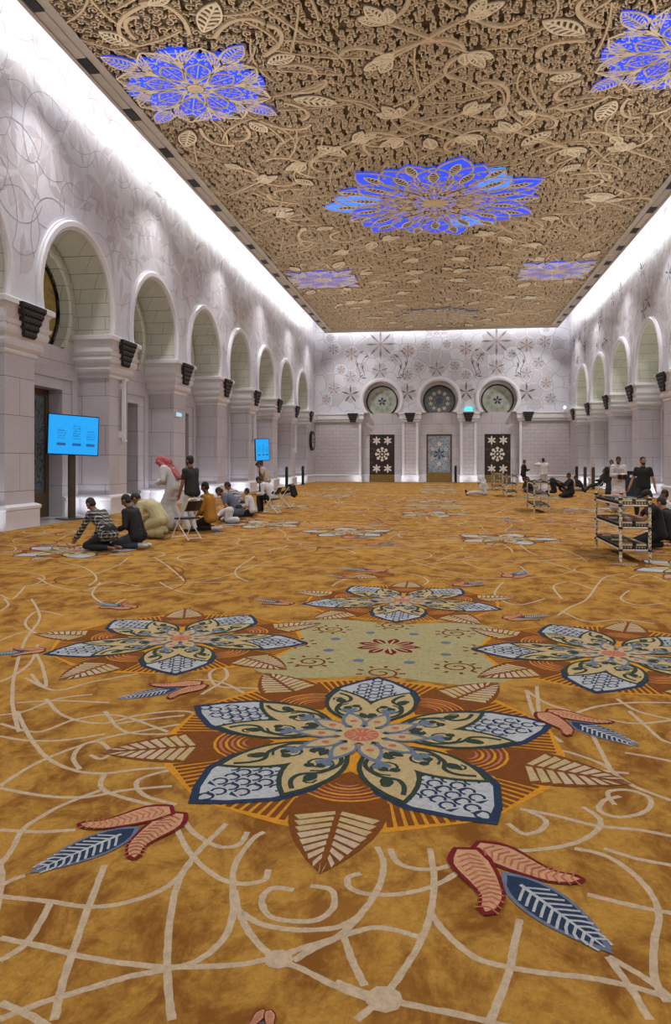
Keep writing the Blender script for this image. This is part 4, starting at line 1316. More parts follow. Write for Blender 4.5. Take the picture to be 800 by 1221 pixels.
    # head
    if hair == 'short':
        fuse('hair', [ell(hc + up * .03 - f * .018, (.083, .094, .098), R), ell(hc - up * .02 - f * .045, (.074, .06, .07), R)], fine, HAIR, root, 2)
    elif hair == 'keffiyeh':
        sh_ = [ell(hc + up * .022 - f * .02, (.105, .115, .115), R), rcone(hc - f * .09 + up * .02, .06, p2 - d2 * .0 - f * .11, .10), rcone(hc - f * .09, .055, p2 - d2 * .3 - Vector((0, .14, 0)), .06)]
        for s in (-1, 1):
            sh_ += [rcone(hc + rt * .085 * s, .045, sh[s] * .5 + p2 * .5 + Vector((0, .02, .03)), .055), rcone(hc + rt * .06 * s + up * .06 + f * .05, .035, hc + rt * .07 * s - up * .09 + f * .055, .028)]
            sh_ += [rcone(p2 - d2 * .02 - Vector((0, .09, 0)) + side * .09 * s, .065, p2 - d2 * .34 - Vector((0, .15, 0)) + side * .06 * s, .04)]
        fuse('headscarf', sh_, vox, head_m or KEF, root, 3)
    elif hair == 'cap':
        fuse('hair', [ell(hc + up * .01 - f * .03, (.081, .08, .085), R)], fine, HAIR, root, 2)
        fuse('cap', [ell(hc + up * .055 - f * .008, (.09, .105, .075), R), ell(hc + up * .045 + f * .115, (.065, .075, .012), R)], fine, head_m or BLK, root, 1)
    elif hair == 'flat_cap':
        fuse('hair', [ell(hc + up * .01 - f * .03, (.081, .08, .085), R)], fine, HAIR, root, 2)
        fuse('cap', [ell(hc + up * .075 - f * .0, (.095, .12, .05), R)], fine, head_m or BLK, root, 1)
    if beard: fuse('beard', [ell(hc - up * .075 + f * .04, (.055, .052, .045), R), ell(hc - up * .05 + f * .02, (.068, .05, .035), R)], fine, HAIR, root, 2)
    for s in (-1, 1):
        q = ell(hc + f * .083 + rt * .031 * s + up * .012, (.011, .007, .006), R, 8); q.build('eye', EYE_M, root)
    q = ell(hc + f * .085 - up * .055, (.022, .006, .006), R, 8); q.build('mouth', LIP, root)
    if feet:
        sho = []
        for s in (-1, 1):
            a_, so, to, he = P['_f'][s]
            sho += [rcone(a_ - Vector((0, 0, .0)), .044, so + to * .05, .042, 10), rcone(he, .042, so + to * .14, .036, 10), rcone(so + to * .12, .042, so + to * .18, .032, 10)]
        fuse('socks' if feet != 'shoes' else 'shoes', sho, vox, W_ if feet == 'white' else BLK, root, 2)
    lo = min(min(v.co.z for v in c.data.vertices) for c in root.children)
    root.location.z = .0235 - lo * k
    return root

STAND = dict(pel=(0, 0, .93), lean=2, curve=4, hp=8, w=(.26, .06, .80), a=(.1, 0, .08))
SEIZA = dict(pel=(0, -.02, .25), lean=12, curve=14, hp=30, w=(.12, .30, .36), k=(.13, .40, .075), a=(.07, -.08, .06), t=(0, -1, -.05), flat=False)
def pose(base, **k): d = {q: v for q, v in base.items() if q != '_f'}; d.update(k); return d
SUJUD = dict(pel=(0, -.08, .49), lean=106, curve=20, hp=150, w=(.24, .48, .04), hd=(0, 1, 0), palm='down', k=(.12, .0, .07), a=(.08, -.42, .07), t=(0, -.5, -.9), flat=False, pole=(1, -.3, .2))
CHAIR = dict(pel=(0, 0, .53), lean=8, curve=12, hp=20, w=(.14, .34, .60), k=(.12, .43, .53), a=(.13, .40, .08))
CROSS = dict(pel=(0, 0, .15), lean=8, curve=16, hp=28, w=(.14, .30, .30), k=(.33, .27, .13), ar=(-.12, .30, .07), al=(.12, .36, .07), tr=(-.9, .3, 0), tl=(.9, .3, 0), flat=False)
DEG = math.radians
FL = 96          # most of them face the left wall

near = .0105
# --- the row on the left
x, y = at(128, 658)
person((x, y), DEG(72), 'person in dark plaid shirt kneeling and leaning down with one hand on the carpet',
       pose(SEIZA, pel=(0, -.02, .30), lean=30, curve=16, hp=38, wl=(-.22, .66, .09), wr=(.16, .52, .12), ar=(.06, -.12, .06), al=(-.12, -.12, .06)), 'long', 'trousers', PLAID, NVY, vox=near)
x, y = at(163, 655)
person((x, y), DEG(80), 'person in black long-sleeved shirt and washed jeans kneeling beside the plaid shirt', pose(SEIZA, lean=14, curve=12, hp=28), 'long', 'trousers', BLK, JEAN, vox=near, feet='white')
x, y = at(189, 643)
person((x, y), DEG(82), 'person in cream robe crouching low between the black shirt and the folding chair', pose(SEIZA, pel=(0, -.04, .33), lean=34, curve=34, hp=62, w=(.16, .50, .30)), 'thobe', None, CRM, hair='short', vox=near, k=1.08)
x, y = at(207, 633)
person((x, y), DEG(80), 'person standing in white robe and red chequered headscarf, bowing the head', pose(STAND, lean=9, curve=26, hp=62, w=(.10, .34, 1.02)), 'thobe', None, W_, hair='keffiyeh', vox=near, beard=True, k=1.04)
x, y = at(229, 636)
person((x, y), DEG(66), 'person standing in dark shirt and white trousers behind the black folding chair', pose(STAND, lean=3, curve=6, hp=8, w=(.24, .16, .86)), 'tee', 'trousers', DRK, W_, vox=near, feet='black', k=1.03, beard=True)
x, y = at(250, 634)
person((x, y), DEG(80), 'person in mustard yellow shirt kneeling upright in black trousers', pose(SEIZA, pel=(0, -.02, .30), lean=6, curve=8, hp=18), 'long', 'trousers', MUS, NVY, feet='white', vox=.012, k=1.05)
x, y = at(272, 625)
person((x, y), DEG(75), 'person in white bowing with the forehead to the carpet, beside the mustard shirt', pose(SUJUD), 'thobe', None, W_, vox=.012, k=.62)
x, y = at(276, 624.5)
person((x, y + .5), DEG(82), 'person in blue grey t-shirt kneeling hunched forward', pose(SEIZA, lean=28, curve=26, hp=60, w=(.14, .34, .25)), 'tee', 'trousers', GRB, NVY, vox=.012, k=1.1)
x, y = at(281, 619)
person((x - .25, y + 1.35), DEG(84), 'dark-haired person kneeling behind the blue grey t-shirt, only head and plaid back showing', pose(SEIZA, lean=24, curve=18, hp=40), 'long', 'trousers', PLAID2, NVY, vox=.012, k=1.08)
x, y = at(300, 617)
person((x, y), DEG(86), 'child in loose white shirt kneeling in front of the seated man', pose(SEIZA, lean=14, curve=10, hp=10), 'long', 'trousers', W_, NVY, vox=.012, k=.82)
SX, SY = at(325, 613)
person((SX, SY), DEG(84), 'person in white shirt sitting on a folding chair, bent forward over the knees', pose(CHAIR, pel=(0, .0, .55), lean=28, curve=22, hp=52, w=(.12, .46, .62)), 'long', 'trousers', W_, BLK, vox=.012)
x, y = at(318, 601)
person((x, y), DEG(88), 'person in beige short-sleeved shirt and dark cap standing bowed under the far screen', pose(STAND, lean=12, curve=20, hp=50, w=(.16, .30, .98)), 'tee', 'trousers', BGE, BLK, hair='flat_cap', vox=.013)

# --- the right side
x, y = at(783, 655)
person((x, y), DEG(88), 'person in black t-shirt and black cap kneeling beside the nearest book rack, reading', pose(SEIZA, pel=(0, -.02, .27), lean=6, curve=14, hp=24, w=(.10, .50, .60)), 'tee', 'trousers', BLK, BLK, hair='cap', skin=SKIN2, vox=near, k=1.04)
x, y = at(804, 649)
person((x, y), DEG(40), 'bare-armed person in black sitting behind the kneeling man with cap, cut by the photo edge', pose(CROSS, lean=16, curve=14, hp=30, wl=(-.36, .30, .10)), 'tee', 'trousers', BLK, BLK, skin=SKIN2, vox=near)
x, y = at(799, 630)
person((x, y), DEG(70), 'person in white shirt sitting on the carpet behind the kneeling man with black cap', pose(CROSS, lean=6, curve=10, hp=10, k=(.3, .28, .13)), 'long', 'trousers', W_, BGE, vox=.012, beard=True)
x, y = at(767, 620)
person((x, y), DEG(148), 'person in black t-shirt and black trousers walking behind the nearest book rack',
       pose(STAND, lean=1, curve=2, hp=2, hy=35, wr=(.36, .12, .84), wl=(-.33, -.02, .84), ar=(.1, .22, .09), al=(-.1, -.2, .12)), 'tee', 'trousers', BLK, BLK, skin=SKIN2, vox=.012, beard=True, feet='black', k=1.03)
x, y = at(737, 611)
person((x, y), DEG(172), 'person in pinkish white robe standing and looking down at a dark book', pose(STAND, hp=28, w=(.07, .32, 1.12)), 'thobe', None, PNKW, vox=.012, beard=True)
RBX, RBY = x, y
x, y = at(729, 603)
person((x, y), DEG(165), 'person in black half hidden behind the white robed reader', pose(STAND), 'thobe', None, NVY, k=.94)
RX, RY = at(716, 588)
person((RX, RY), DEG(92), 'person in dark clothes leaning back on a chair, legs stretched out, by the dark posts', pose(CHAIR, pel=(0, .02, .50), lean=-24, curve=8, hp=-4, w=(.12, .22, .66), k=(.10, .46, .42), a=(.08, .84, .09), t=(0, .6, .8), flat=False), 'long', 'trousers', BLK, DRK, feet='black')
x, y = at(694, 586)
person((x, y), DEG(80), 'person in dark clothes sitting on the carpet by the farthest dark post', pose(CROSS, lean=20, curve=20, hp=30), 'long', 'trousers', BLK, BGE)
x, y = at(680, 594)
person((x, y), DEG(100), 'person in black kneeling upright and holding up an open book', pose(SEIZA, lean=2, curve=6, hp=18, w=(.10, .44, .62)), 'long', 'trousers', BLK, BLK, k=1.06)
PKX, PKY = x, y
x, y = at(661, 591.5)
person((x, y), DEG(-80), 'person in black prostrating with white socks toward the racks', pose(SUJUD), 'long', 'trousers', BLK, BLK, feet='white', k=1.12)
x, y = at(648, 588)
person((x, y), DEG(15), 'person in white robe standing with hands raised to the ears near the far wall', pose(STAND, w=(.16, .12, 1.48), hd=(0, -.1, 1), pole=(1, .3, -.6)), 'thobe', None, W_)
x, y = at(624, 585)
person((x, y), DEG(-75), 'person in black standing in profile beside a dark inlaid door', pose(STAND, hp=14, w=(.08, .32, 1.18)), 'long', 'trousers', BLK, BLK, feet='white', skin=SKIN2)
x, y = at(634, 588)
person((x, y), DEG(100), 'dark-haired person in black sitting behind the middle book rack', pose(CROSS, lean=24, curve=20, hp=40), 'long', 'trousers', BLK, BLK)
x, y = at(640, 584)
person((x, y), DEG(100), 'person in white bending low behind the middle book rack', pose(SEIZA, lean=44, curve=20, hp=60), 'long', 'trousers', W_, W_)
x, y = at(578, 591.5)
person((x, y), DEG(84), 'person in white robe and white headscarf sitting with legs stretched out on the open carpet',
       pose(CROSS, pel=(0, 0, .14), lean=6, curve=14, hp=24, w=(.06, .24, .50), k=(.10, .46, .16), ar=(.08, .86, .07), al=(-.08, .88, .07), tr=(0, .3, 1), tl=(0, .3, 1)), 'long', 'trousers', W_, W_, hair='keffiyeh', head_m=W_, feet='black')
# ================================================================ furniture
M_wpipe = plain('white_enamelled_tube', '#cfccc8', .3); M_bseat = plain('black_vinyl', '#131216', .5); M_bpost = plain('black_painted_metal', '#0f0f12', .4)
M_chrome = plain('dark_chrome', '#55555a', .25, .8)
def folding_chair(loc, rz, label, seatm=None):
    r = thing('folding_chair', label, 'chair', (loc[0], loc[1], .0235), rz)
    sm = seatm or M_bseat
    for s in (-1, 1):
        m = MB(); m.tube([(.21 * s, -.24, .86), (.21 * s, -.20, .80), (.21 * s, .06, .42), (.21 * s, .28, .015)], .0125); m.build('leg', M_wpipe, r)
        m = MB(); m.tube([(.185 * s, .20, .45), (.185 * s, .02, .28), (.185 * s, -.22, .015)], .0125); m.build('leg', M_wpipe, r)
    m = MB()
    m.loft([[(x * .2, y * .20 + .03, z + .012 * (y < 0)) for x, y in ((-1, -.9), (-.9, -1), (.9, -1), (1, -.9), (1, .85), (.85, 1), (-.85, 1), (-1, .85))] for z in (.44, .475)])
    m.build('seat', sm, r)
    m = MB(); pts = []
    for z, y in ((.62, -.125), (.70, -.18), (.84, -.245)):
        pts.append([(x * .2, y + .02 * (abs(x) - 1) + o, z) for x, o in ((-1, .012), (-.5, -.004), (0, -.01), (.5, -.004), (1, .012), (1, -.012), (.5, -.028), (0, -.034), (-.5, -.028), (-1, -.012))])
    m.loft(pts); m.build('backrest', sm, r)
    for q_ in ([(-.21, .255, .06), (.21, .255, .06)], [(-.185, -.20, .05), (.185, -.20, .05)]):
        m = MB(); m.tube(q_, .01); m.build('crossbar', M_wpipe, r)
    m = MB(); m.tube([(-.21, -.24, .86), (-.17, -.25, .885), (.17, -.25, .885), (.21, -.24, .86)], .0125); m.build('top_rail', M_wpipe, r)
    return r
x, y = at(224, 645)
folding_chair((x, y), DEG(62), 'empty black folding chair with white legs behind the standing bowed men')
folding_chair((SX + .02, SY), DEG(84), 'white-legged folding chair under the bent man in white shirt', None)
x, y = at(341, 606)
c2 = folding_chair((x, y), DEG(84), 'folding chair with pale seat and dark jacket over its back', plain('pale_vinyl', '#a9a08f', .5))
# jacket slung over it
jk = thing('jacket', 'black jacket draped over the back of the pale folding chair', 'jacket', (x, y, .0), DEG(84))
fuse('jacket_cloth', [rcone((-.2, -.2, .84), .05, (.2, -.2, .84), .05), rcone((-.16, -.24, .8), .06, (-.18, -.3, .5), .07), rcone((.16, -.24, .8), .06, (.18, -.32, .5), .07), rcone((0, -.25, .8), .06, (0, -.31, .45), .07),
                       rcone((-.1, -.12, .8), .04, (-.14, .0, .55), .05), rcone((.1, -.12, .8), .04, (.14, .1, .56), .06), rcone((0, -.1, .62), .06, (.02, .15, .56), .07)], .014, BLK, jk)
chn = folding_chair((RX, RY), DEG(92), 'thin-legged chair under the man leaning back near the right arcade')

# screens
M_case = plain('screen_casing', '#0b1330', .3)
M_disp = emit('cyan_display', '#1aa0ee', 1.05, '#0b4a80'); M_txt = emit('teal_display_text', '#157fb8', .75, '#0b4a80'); M_txt2 = emit('dark_display_bar', '#2a64a8', .6, '#0b4a80')
M_pole = plain('dark_bronze_pole', '#4b4137', .4, .4)
def screen(loc, rz, W, H, zc, label, tilt=0):
    r = thing('display_screen', label, 'screen', (loc[0], loc[1], 0), rz)
    R = Matrix.Translation((0, 0, zc)) @ Matrix.Rotation(tilt, 4, 'Y')
    m = MB(); m.box(-W / 2, W / 2, .0, .07, -H / 2, H / 2, 0, R); m.box(-W / 3, W / 3, .05, .11, -H / 3, H / 3, 0, R); m.build('casing', M_case, r)
    m = MB(); m.box(-W / 2 + .03, W / 2 - .03, -.006, .0, -H / 2 + .03, H / 2 - .03, 0, R); dsp = m.build('display', M_disp, r)
    rn = random.Random(3); m = MB()
    for cxx in (-.24, .06, .33):
        x0 = cxx * W
        m.box(x0 - .085 * W, x0 + .085 * W, -.010, -.006, -.27 * H, -.20 * H, 1, R)
        for row in range(6 if abs(cxx - .06) < .01 else 4):
            zc_ = (-.10 + row * .062) * H; xx = x0 - .075 * W
            while xx < x0 + .07 * W:
                w_ = rn.uniform(.012, .03) * W; hh = rn.uniform(.015, .042) * H
                m.box(xx, xx + w_, -.009, -.006, zc_, zc_ + hh, 0, R); xx += w_ + .012 * W
    m.build('display_text', [M_txt, M_txt2], dsp)
    m = MB(); m.box(-.1, .1, .08, .16, .03, zc + .2); m.build('pole', M_pole, r)
    m = MB(); m.loft([[(-.36, -.2, z), (.36, -.2, z), (.36, .42, z), (-.36, .42, z)] for z in (.0235, .045)]); m.build('base_plate', M_pole, r)
    return r
screen((-10.28, 20.4), DEG(56), 1.6, 1.17, 2.46, 'large cyan lit screen on a dark pole in front of a doorway', DEG(2))
screen((-8.6, 36.4), DEG(50), .86, 1.10, 2.28, 'small bright blue upright screen above the bent man in white shirt', DEG(-2))

# column speakers
def speaker(yc, o, z0, z1, label):
    r = thing('column_speaker', label, 'speaker', (-(HW + .1), yc, 0), 0)
    m = MB(); m.loft([[(.08 + a, -.09 + b, z) for a, b in ((0, 0), (.11, 0), (.13, .03), (.13, .15), (.11, .18), (0, .18))] for z in (z0, z1)]); m.build('cabinet', M_trim, r)
    m = MB(); m.box(.209, .214, -.05, .05, z0 + .06, z1 - .06); m.build('grille', plain('light_grey_mesh', '#9b979d', .6), r)
    for z in (z0 + .12, z1 - .35):
        m = MB(); m.box(-.0, .09, -.16, -.02, z, z + .22); m.tube([(.04, -.14, z + .02), (.04, -.14, z - .3)], .012); m.build('bracket', M_trim, r)
speaker(23.45, 0, 2.35, 4.4, 'tall white column speaker on the pillar next to the big cyan screen')
speaker(40.75, 0, 2.3, 4.3, 'white column speaker on the pillar behind the small blue screen')
speaker(52.3, 0, 2.3, 4.3, 'smallest white column speaker, on a pillar near the round wall disc')
# emergency lamp and exit sign
r = thing('emergency_lamp', 'small pale blue glowing lamp fixed on a pillar above the standing dark shirt', 'lamp', (-(HW + .1) + .0, 28.75, 3.55))
m = MB(); m.box(0, .06, -.28, .28, -.07, .12); m.build('housing', M_trim, r)
m = MB(); m.loft([[(.06, -.26, -.05), (.06, .26, -.05), (.06, .26, .09), (.06, -.26, .09)], [(.12, -.2, -.03), (.12, .2, -.03), (.12, .2, .06), (.12, -.2, .06)]]); m.build('diffuser', emit('pale_blue_glow', '#9fd8f2', 1.1), r)
r = thing('exit_lamp', 'turquoise lit exit light standing on the end wall ledge between two round windows', 'lamp', (2.33, D - .22, LEDGE + .02))
m = MB(); m.box(-.34, .34, -.05, .05, 0, .05); m.build('base', M_trim, r)
m = MB(); m.loft([[(-.32, -.04, .05), (.32, -.04, .05), (.32, .04, .05), (-.32, .04, .05)], [(-.26, -.035, .34), (.26, -.035, .34), (.26, .035, .34), (-.26, .035, .34)]]); m.build('diffuser', emit('turquoise_glow', '#37e0e0', 2.2), r)
r = thing('ledge_lamp', 'tiny white lamp on the ledge in the far corner', 'lamp', (9.75, D - .5, LEDGE + .02))
m = MB(); m.lathe([(.09, 0), (.09, .1), (.06, .13)], (0, 0, 0), 12); m.build('base', M_trim, r)
m = MB(); m.lathe([(.02, .13), (.1, .2), (.1, .3), (.02, .36)], (0, 0, 0), 12); m.build('diffuser', emit('white_glow', '#e8f0ff', 3), r)

# ornamental disc in the corner
r = thing('wall_medallion', 'round dark ornamental disc on the side wall near the far corner', 'wall ornament', (-(HW + .1), 59.25, 3.35))
m = MB(); m.loft([[(o, rr * math.cos(t), rr * math.sin(t)) for t in np.linspace(0, 2 * PI, 29)[:-1]] for o, rr in ((0, .78), (.16, .8), (.22, .74), (.16, .68), (.16, .01))]); m.build('disc', M_black, r)
f_ = Flat(lambda u, v, h: (.165 + h, u, v))
star(f_, (0, 0), .6, 8, .17, .02, 0); star(f_, (0, 0), .3, 8, .2, .03, 1)
for k in range(8): f_.rib(spiral((.5 * math.cos(k * PI / 4 + .39), .5 * math.sin(k * PI / 4 + .39)), .1, 1.2, k, 1, 9), .03, .02, 0)
f_.mb.build('floral_inlay', [M_ivory, M_blackl], r)

# black posts
def post(px, x, y, label, grp=None, h=1.35):
    r = thing('barrier_post', label, 'post', (x, y, .0235), 0, grp)
    m = MB(); m.lathe([(.19, 0), (.19, .015), (.11, .03), (.1, .04), (.1, h - .08), (.085, h - .03), (.04, h)], (0, 0, 0), 18); m.build('post_tube', M_bpost if px else M_pole, r)
    m = MB(); m.lathe([(.104, h - .28), (.104, h - .2)], (0, 0, 0), 18); m.build('collar', M_chrome, r)
post(1, -9.55, 46.7, 'black round post of a pair by the screen wall, the bigger one')
post(1, -9.6, 52.5, 'black round post of a pair by the screen wall, the one under the round disc')
post(1, 1.3, 59.9, 'black post beside the glass door in the far wall')
post(1, 9.15, 51.6, 'black post beside the farthest seated person, last of three in a row')
post(0, 9.2, 48.9, 'brownish post, middle one of three in a row by the arcade')
post(0, 9.2, 46.3, 'dark post just behind the man leaning back on his chair')

# cabinet by the right arcade
x, y = at(757, 602)
r = thing('display_cabinet', 'dark glass-fronted cabinet between the white robe and the walking man', 'cabinet', (x, y, .0235), DEG(8))
m = MB()
for a, b, c_, d in ((-.5, -.45, 0, 1.3), (.45, .5, 0, 1.3), (-.45, .45, 0, .12), (-.45, .45, 1.22, 1.3), (-.02, .02, .12, 1.22)): m.box(a, b, -.25, .25, c_, d)
m.box(-.45, .45, .2, .25, .12, 1.22); m.build('cabinet_frame', M_bpost, r)
for z in (.48, .85):
    m = MB(); m.box(-.45, .45, -.2, .2, z, z + .02); m.build('shelf', M_chrome, r)
for s in (-1, 1):
    m = MB(); a, b = sorted((.03 * s, .44 * s)); m.box(a, b, -.235, -.225, .13, 1.21); m.build('glass_door', plain('dark_blue_glass', '#2b3340', .1), r)
m = MB(); m.box(-.3, .3, -.27, -.24, 1.05, 1.15); m.build('notice', M_ivory, r)

# ---- book racks: turned pearl-inlaid posts, three trays with galleries
def inlaid(name, ca, cb, sc=34):
    m, nt, b = new_mat(name); v = mapping(nt)
    vo = nt.nodes.new('ShaderNodeTexVoronoi'); vo.inputs['Scale'].default_value = sc; nt.links.new(v, vo.inputs['Vector'])
    nt.links.new(ramp(nt, vo.outputs['Distance'], [(.58, S(ca)), (.68, S(cb))]), b.inputs['Base Color']); b.inputs['Roughness'].default_value = .3
    return m
M_pearl = inlaid('pearl_inlay', '#c9bfa8', '#55482f')
M_rail = plain('ivory_rail', '#bdb29c', .35); M_joint = plain('dark_rosewood', '#221611', .4)
M_cover = [plain('book_cover_' + n, c, .5) for n, c in (('tan', '#a5864a'), ('black', '#16130f'), ('green', '#25382c'), ('crimson', '#8a2f1c'), ('blue', '#23324a'), ('gold', '#9b7d34'))]
M_page = plain('cream_pages', '#d8c9a4', .8)
bookmesh = {}
def book_proto(ci):
    if ci in bookmesh: return bookmesh[ci]
    m = MB(); m.box(-.085, .085, -.12, .12, 0, .004); m.box(-.085, .085, -.12, .12, .034, .038); m.box(-.089, -.083, -.12, .12, 0, .038)
    c = m.build('cover', M_cover[ci]); n = MB(); n.box(-.082, .08, -.116, .116, .004, .034); p = n.build('pages', M_page)
    bookmesh[ci] = (c.data, p.data); bpy.data.objects.remove(c); bpy.data.objects.remove(p)
    return bookmesh[ci]
def book(loc, rz, ci, label, grp, parts=True, rx=0):
    r = thing('book', label, 'book', loc, rz, grp); r.rotation_euler = (rx, 0, rz)
    c, p = book_proto(ci)
    for nm, me in (('cover', c), ('pages', p)):
        o = bpy.data.objects.new(nm, me); C.objects.link(o); o.parent = r
    return r
def rack(loc, rz, label):
    r = thing('book_rack', label, 'rack', (loc[0], loc[1], .0235), rz)
    W2, L2 = .23, 1.0
    for sx in (-1, 1):
        for sy in (-1, 1):
            m = MB(); prof = [(.022, 0), (.026, .02), (.02, .05)]
            z = .05
            while z < 1.0:
                prof += [(.024, z + .01), (.028, z + .035), (.024, z + .06), (.021, z + .07)]; z += .07
            prof += [(.034, 1.03), (.036, 1.06), (.02, 1.085)]
            m.lathe(prof, (sx * W2, sy * L2, 0), 10); pst = m.build('post', M_pearl, r)
            for z in (.20, .57, .94, 1.05):
                m = MB(); m.lathe([(.034, z - .02), (.038, z), (.034, z + .02)], (sx * W2, sy * L2, 0), 10); m.build('collar', M_joint, pst)
    for z in (.20, .57, .94):
        m = MB(); m.box(-W2, W2, -L2, L2, z + .01, z + .025); tr_ = m.build('tray', M_joint, r)
        for s in (-1, 1):
            for q_ in ([(s * W2, -L2, z), (s * W2, L2, z)], [(-W2, s * L2, z), (W2, s * L2, z)]):
                m = MB(); m.tube(q_, .017); m.build('rail', M_rail, tr_)
        m = MB()
        for s in (-1, 1):
            for k in range(9):
                xx = -W2 + .05 + k * (2 * W2 - .1) / 8
                m.tube([(xx, s * L2, z + .012), (xx, s * L2, z + .06)], .008, 6)
            for k in range(30):
                yy = -L2 + .06 + k * (2 * L2 - .12) / 29
                m.tube([(s * W2, yy, z + .012), (s * W2, yy, z + .06)], .007, 5)
            m.tube([(-W2, s * L2, z + .065), (W2, s * L2, z + .065)], .008, 6); m.tube([(s * W2, -L2, z + .065), (s * W2, L2, z + .065)], .008, 6)
        m.build('gallery_rail', M_joint, tr_)
    return r
tier = {.20: 'bottom', .57: 'middle', .94: 'top'}
rnd = random.Random(4)
racks = [((740, 672), 'nearest book rack with pearl-inlaid posts and three trays of books', 'nearest rack'), ((637, 612), 'second book rack with white posts, before the prostrating man', 'second rack'),
         ((604, 593), 'slim book rack beside the black-clad standing man', 'third rack'), ((589, 585), 'farthest small book rack in front of the dark inlaid door', 'farthest rack')]
for i, ((px, py), lab, nm) in enumerate(racks):
    x, y = at(px, py)
    cx_, cy_ = x + .23, y + 1.0
    rack((cx_, cy_), 0, lab)
    for z in (.20, .57, .94):
        tn = tier[z]
        ys = [-.80, -.52, -.25, .02, .3, .58, .82] if i == 0 else ([-.75, -.3, .2, .6] if i == 1 else [-.6, .3])
        for j, yy in enumerate(ys):
            for col_, xx in enumerate((-.10, .11) if i < 2 else (0,)):
                if i and rnd.random() < .25: continue
                n = rnd.choice((1, 1, 2, 2)) if i == 0 else 1
                if i == 0 and j == 0: n = 2
                for q in range(n):
                    ci = rnd.choice((1, 1, 2, 4, 0, 3)) if not (j == 0 and col_ == 0) else (5 if z != .57 or q == 0 else 3)
                    book((cx_ + xx + rnd.uniform(-.006, .006), cy_ + yy + rnd.uniform(-.01, .01), .0245 + z + .0255 + q * .0385), PI / 2 * 0 + rnd.uniform(-.04, .04), ci,
                         'closed %s book lying on the %s tray of the %s' % (('tan', 'black', 'dark green', 'crimson', 'dark blue', 'golden')[ci], tn, nm), 'books on the %s tray of the %s' % (tn, nm))
# open stands and white boards on the nearest rack
x, y = at(740, 672); cx_, cy_ = x + .23, y + 1.0
# held books
def openbook(loc, rz, label, rx=.5, ci=1):
    r = thing('open_book', label, 'book', loc, rz); r.rotation_euler = (rx, 0, rz)
    for s in (-1, 1):
        m = MB(); m.loft([[(s * .003, -.1, z), (s * .14, -.1, z + .02), (s * .14, .1, z + .02), (s * .003, .1, z)] for z in (0, .004)]); m.build('cover', M_cover[ci], r)
        m = MB(); m.loft([[(s * .003, -.096, .005), (s * .135, -.096, .025), (s * .135, .096, .025), (s * .003, .096, .005)], [(s * .003, -.096, .014), (s * .07, -.096, .034), (s * .13, .096, .032), (s * .003, .096, .014)]]); m.build('pages', M_page, r)
openbook((RBX + .04, RBY - .42, 1.18), DEG(172), 'dark book held open by the pinkish white robed reader', .9)
openbook((PKX - .52, PKY - .07, .66), DEG(100), 'open book held up by the person in black kneeling beside the prostrating man', .8)
x, y = at(783, 655)
openbook((x - .62, y + .03, .66), DEG(88), 'open book in the hands of the kneeling man with black cap', .5)
COVE = 1080.0; SPOT = 370.0; VAULT = 20.0; UPL = 5.5; WORLD = 1.2; EXPO = -.08; LEDG = 85.0
# ================================================================ light and camera
def area(name, loc, rot, sx, sy, power, col=(1, 1, 1), spread=180):
    l = bpy.data.lights.new(name, 'AREA'); l.shape = 'RECTANGLE'; l.size = sx; l.size_y = sy; l.energy = power; l.color = col; l.spread = math.radians(spread)
    o = bpy.data.objects.new(name, l); C.objects.link(o); o.location = loc; o.rotation_euler = rot; return o
def aim(v): return Vector(v).to_track_quat('-Z', 'Y').to_euler()
# cove strips on top of the panel edge, shining at the walls
LENY = PY + 6.5
for s in (-1, 1):
    e = aim((s, 0, -.12)); area('cove_strip', (s * (PE - .06), (PY - 6.5) / 2, CZ + .62), aim((s, 0, -.35)), LENY, .16, COVE, (1, .985, .97))
area('cove_strip', (0, PY - .06, CZ + .62), aim((0, 1, -.35)), 2 * PE, .16, COVE * .3, (1, .985, .97))
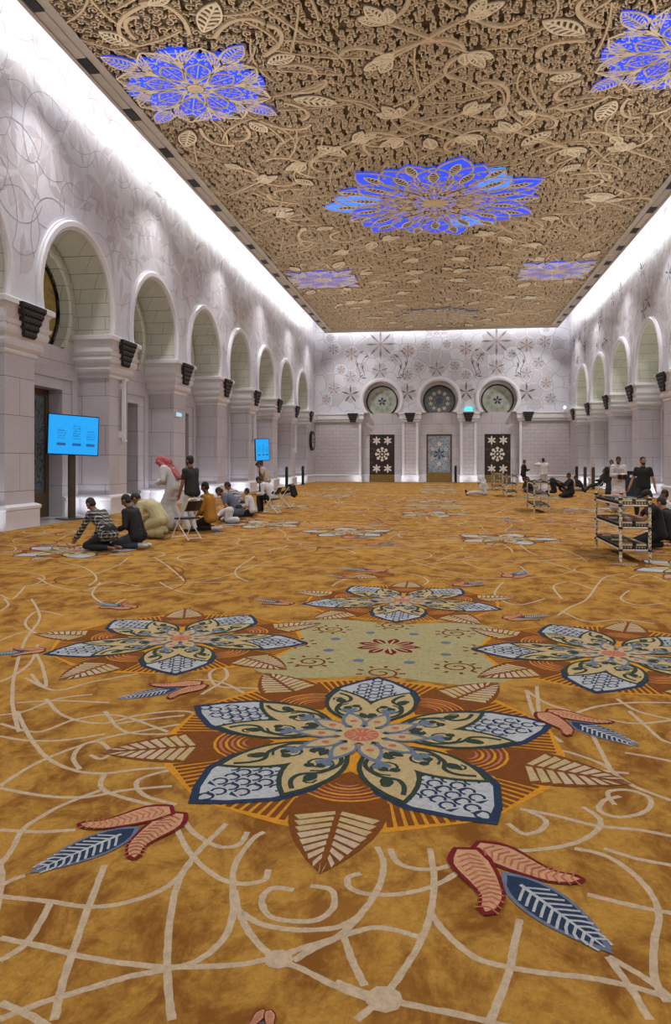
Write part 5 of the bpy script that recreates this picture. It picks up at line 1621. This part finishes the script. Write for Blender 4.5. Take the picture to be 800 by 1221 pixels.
# the slot spotlights
for s in (-1, 1):
    for y in (2, 10, 18, 26, 34, 42, 50, 57):
        area('slot_spot', (s * (PE - .24), y, CZ - .12), aim((-s * .45, 0, -1)), .2, .7, SPOT, (1, .97, .94), 130)
# unseen fill lights added on top of the capitals to brighten the ceiling
for s in (-1, 1):
    for yc in CENTRES:
        area('ceiling_fill', (s * (HW - .30), yc + BAY / 2, LEDGE + .1), aim((-s * .8, 0, 1)), .15, .6, LEDG, (1, .98, .96), 95)
# lamps in the bays: on the capitals into the vaults, at the floor up the piers
for s in (-1, 1):
    for yc in CENTRES:
        area('vault_lamp', (s * (HW + .55), yc - 1.72, LEDGE + .08), aim((0, .5, 1)), .5, .15, VAULT * (2.2 if s > 0 else .8), (.97, 1, .86) if s > 0 else (.98, 1, .93))
        area('pier_uplight', (s * (HW + .55), yc + 1.75, .03), aim((0, .3, 1)), .5, .12, UPL, (.95, .97, 1), 150)
for x in (-6.6, -2.9, -1.75, 1.75, 2.9, 6.6):
    area('wall_uplight', (x, D - .65, .03), aim((0, .4, 1)), .4, .1, UPL, (.97, .98, 1), 150)
w = bpy.data.worlds.new('dim_hall'); bpy.context.scene.world = w; w.use_nodes = True
w.node_tree.nodes['Background'].inputs[0].default_value = (1, .96, .93, 1); w.node_tree.nodes['Background'].inputs[1].default_value = WORLD
cam = bpy.data.cameras.new('camera'); co_ = bpy.data.objects.new('camera', cam); C.objects.link(co_)
co_.location = (CX, 0, EYE); co_.rotation_euler = (PI / 2, 0, YAW)
cam.sensor_fit = 'HORIZONTAL'; cam.sensor_width = 36; cam.lens = F / 800 * 36; cam.shift_y = -60.5 / 800; cam.clip_end = 200
sc = bpy.context.scene; sc.camera = co_
sc.view_settings.view_transform = 'Standard'; sc.view_settings.look = 'None'; sc.view_settings.exposure = EXPO; sc.view_settings.gamma = 1
sc.view_settings.use_curve_mapping = False
sc.cycles.max_bounces = 6; sc.cycles.diffuse_bounces = 4; sc.cycles.glossy_bounces = 2
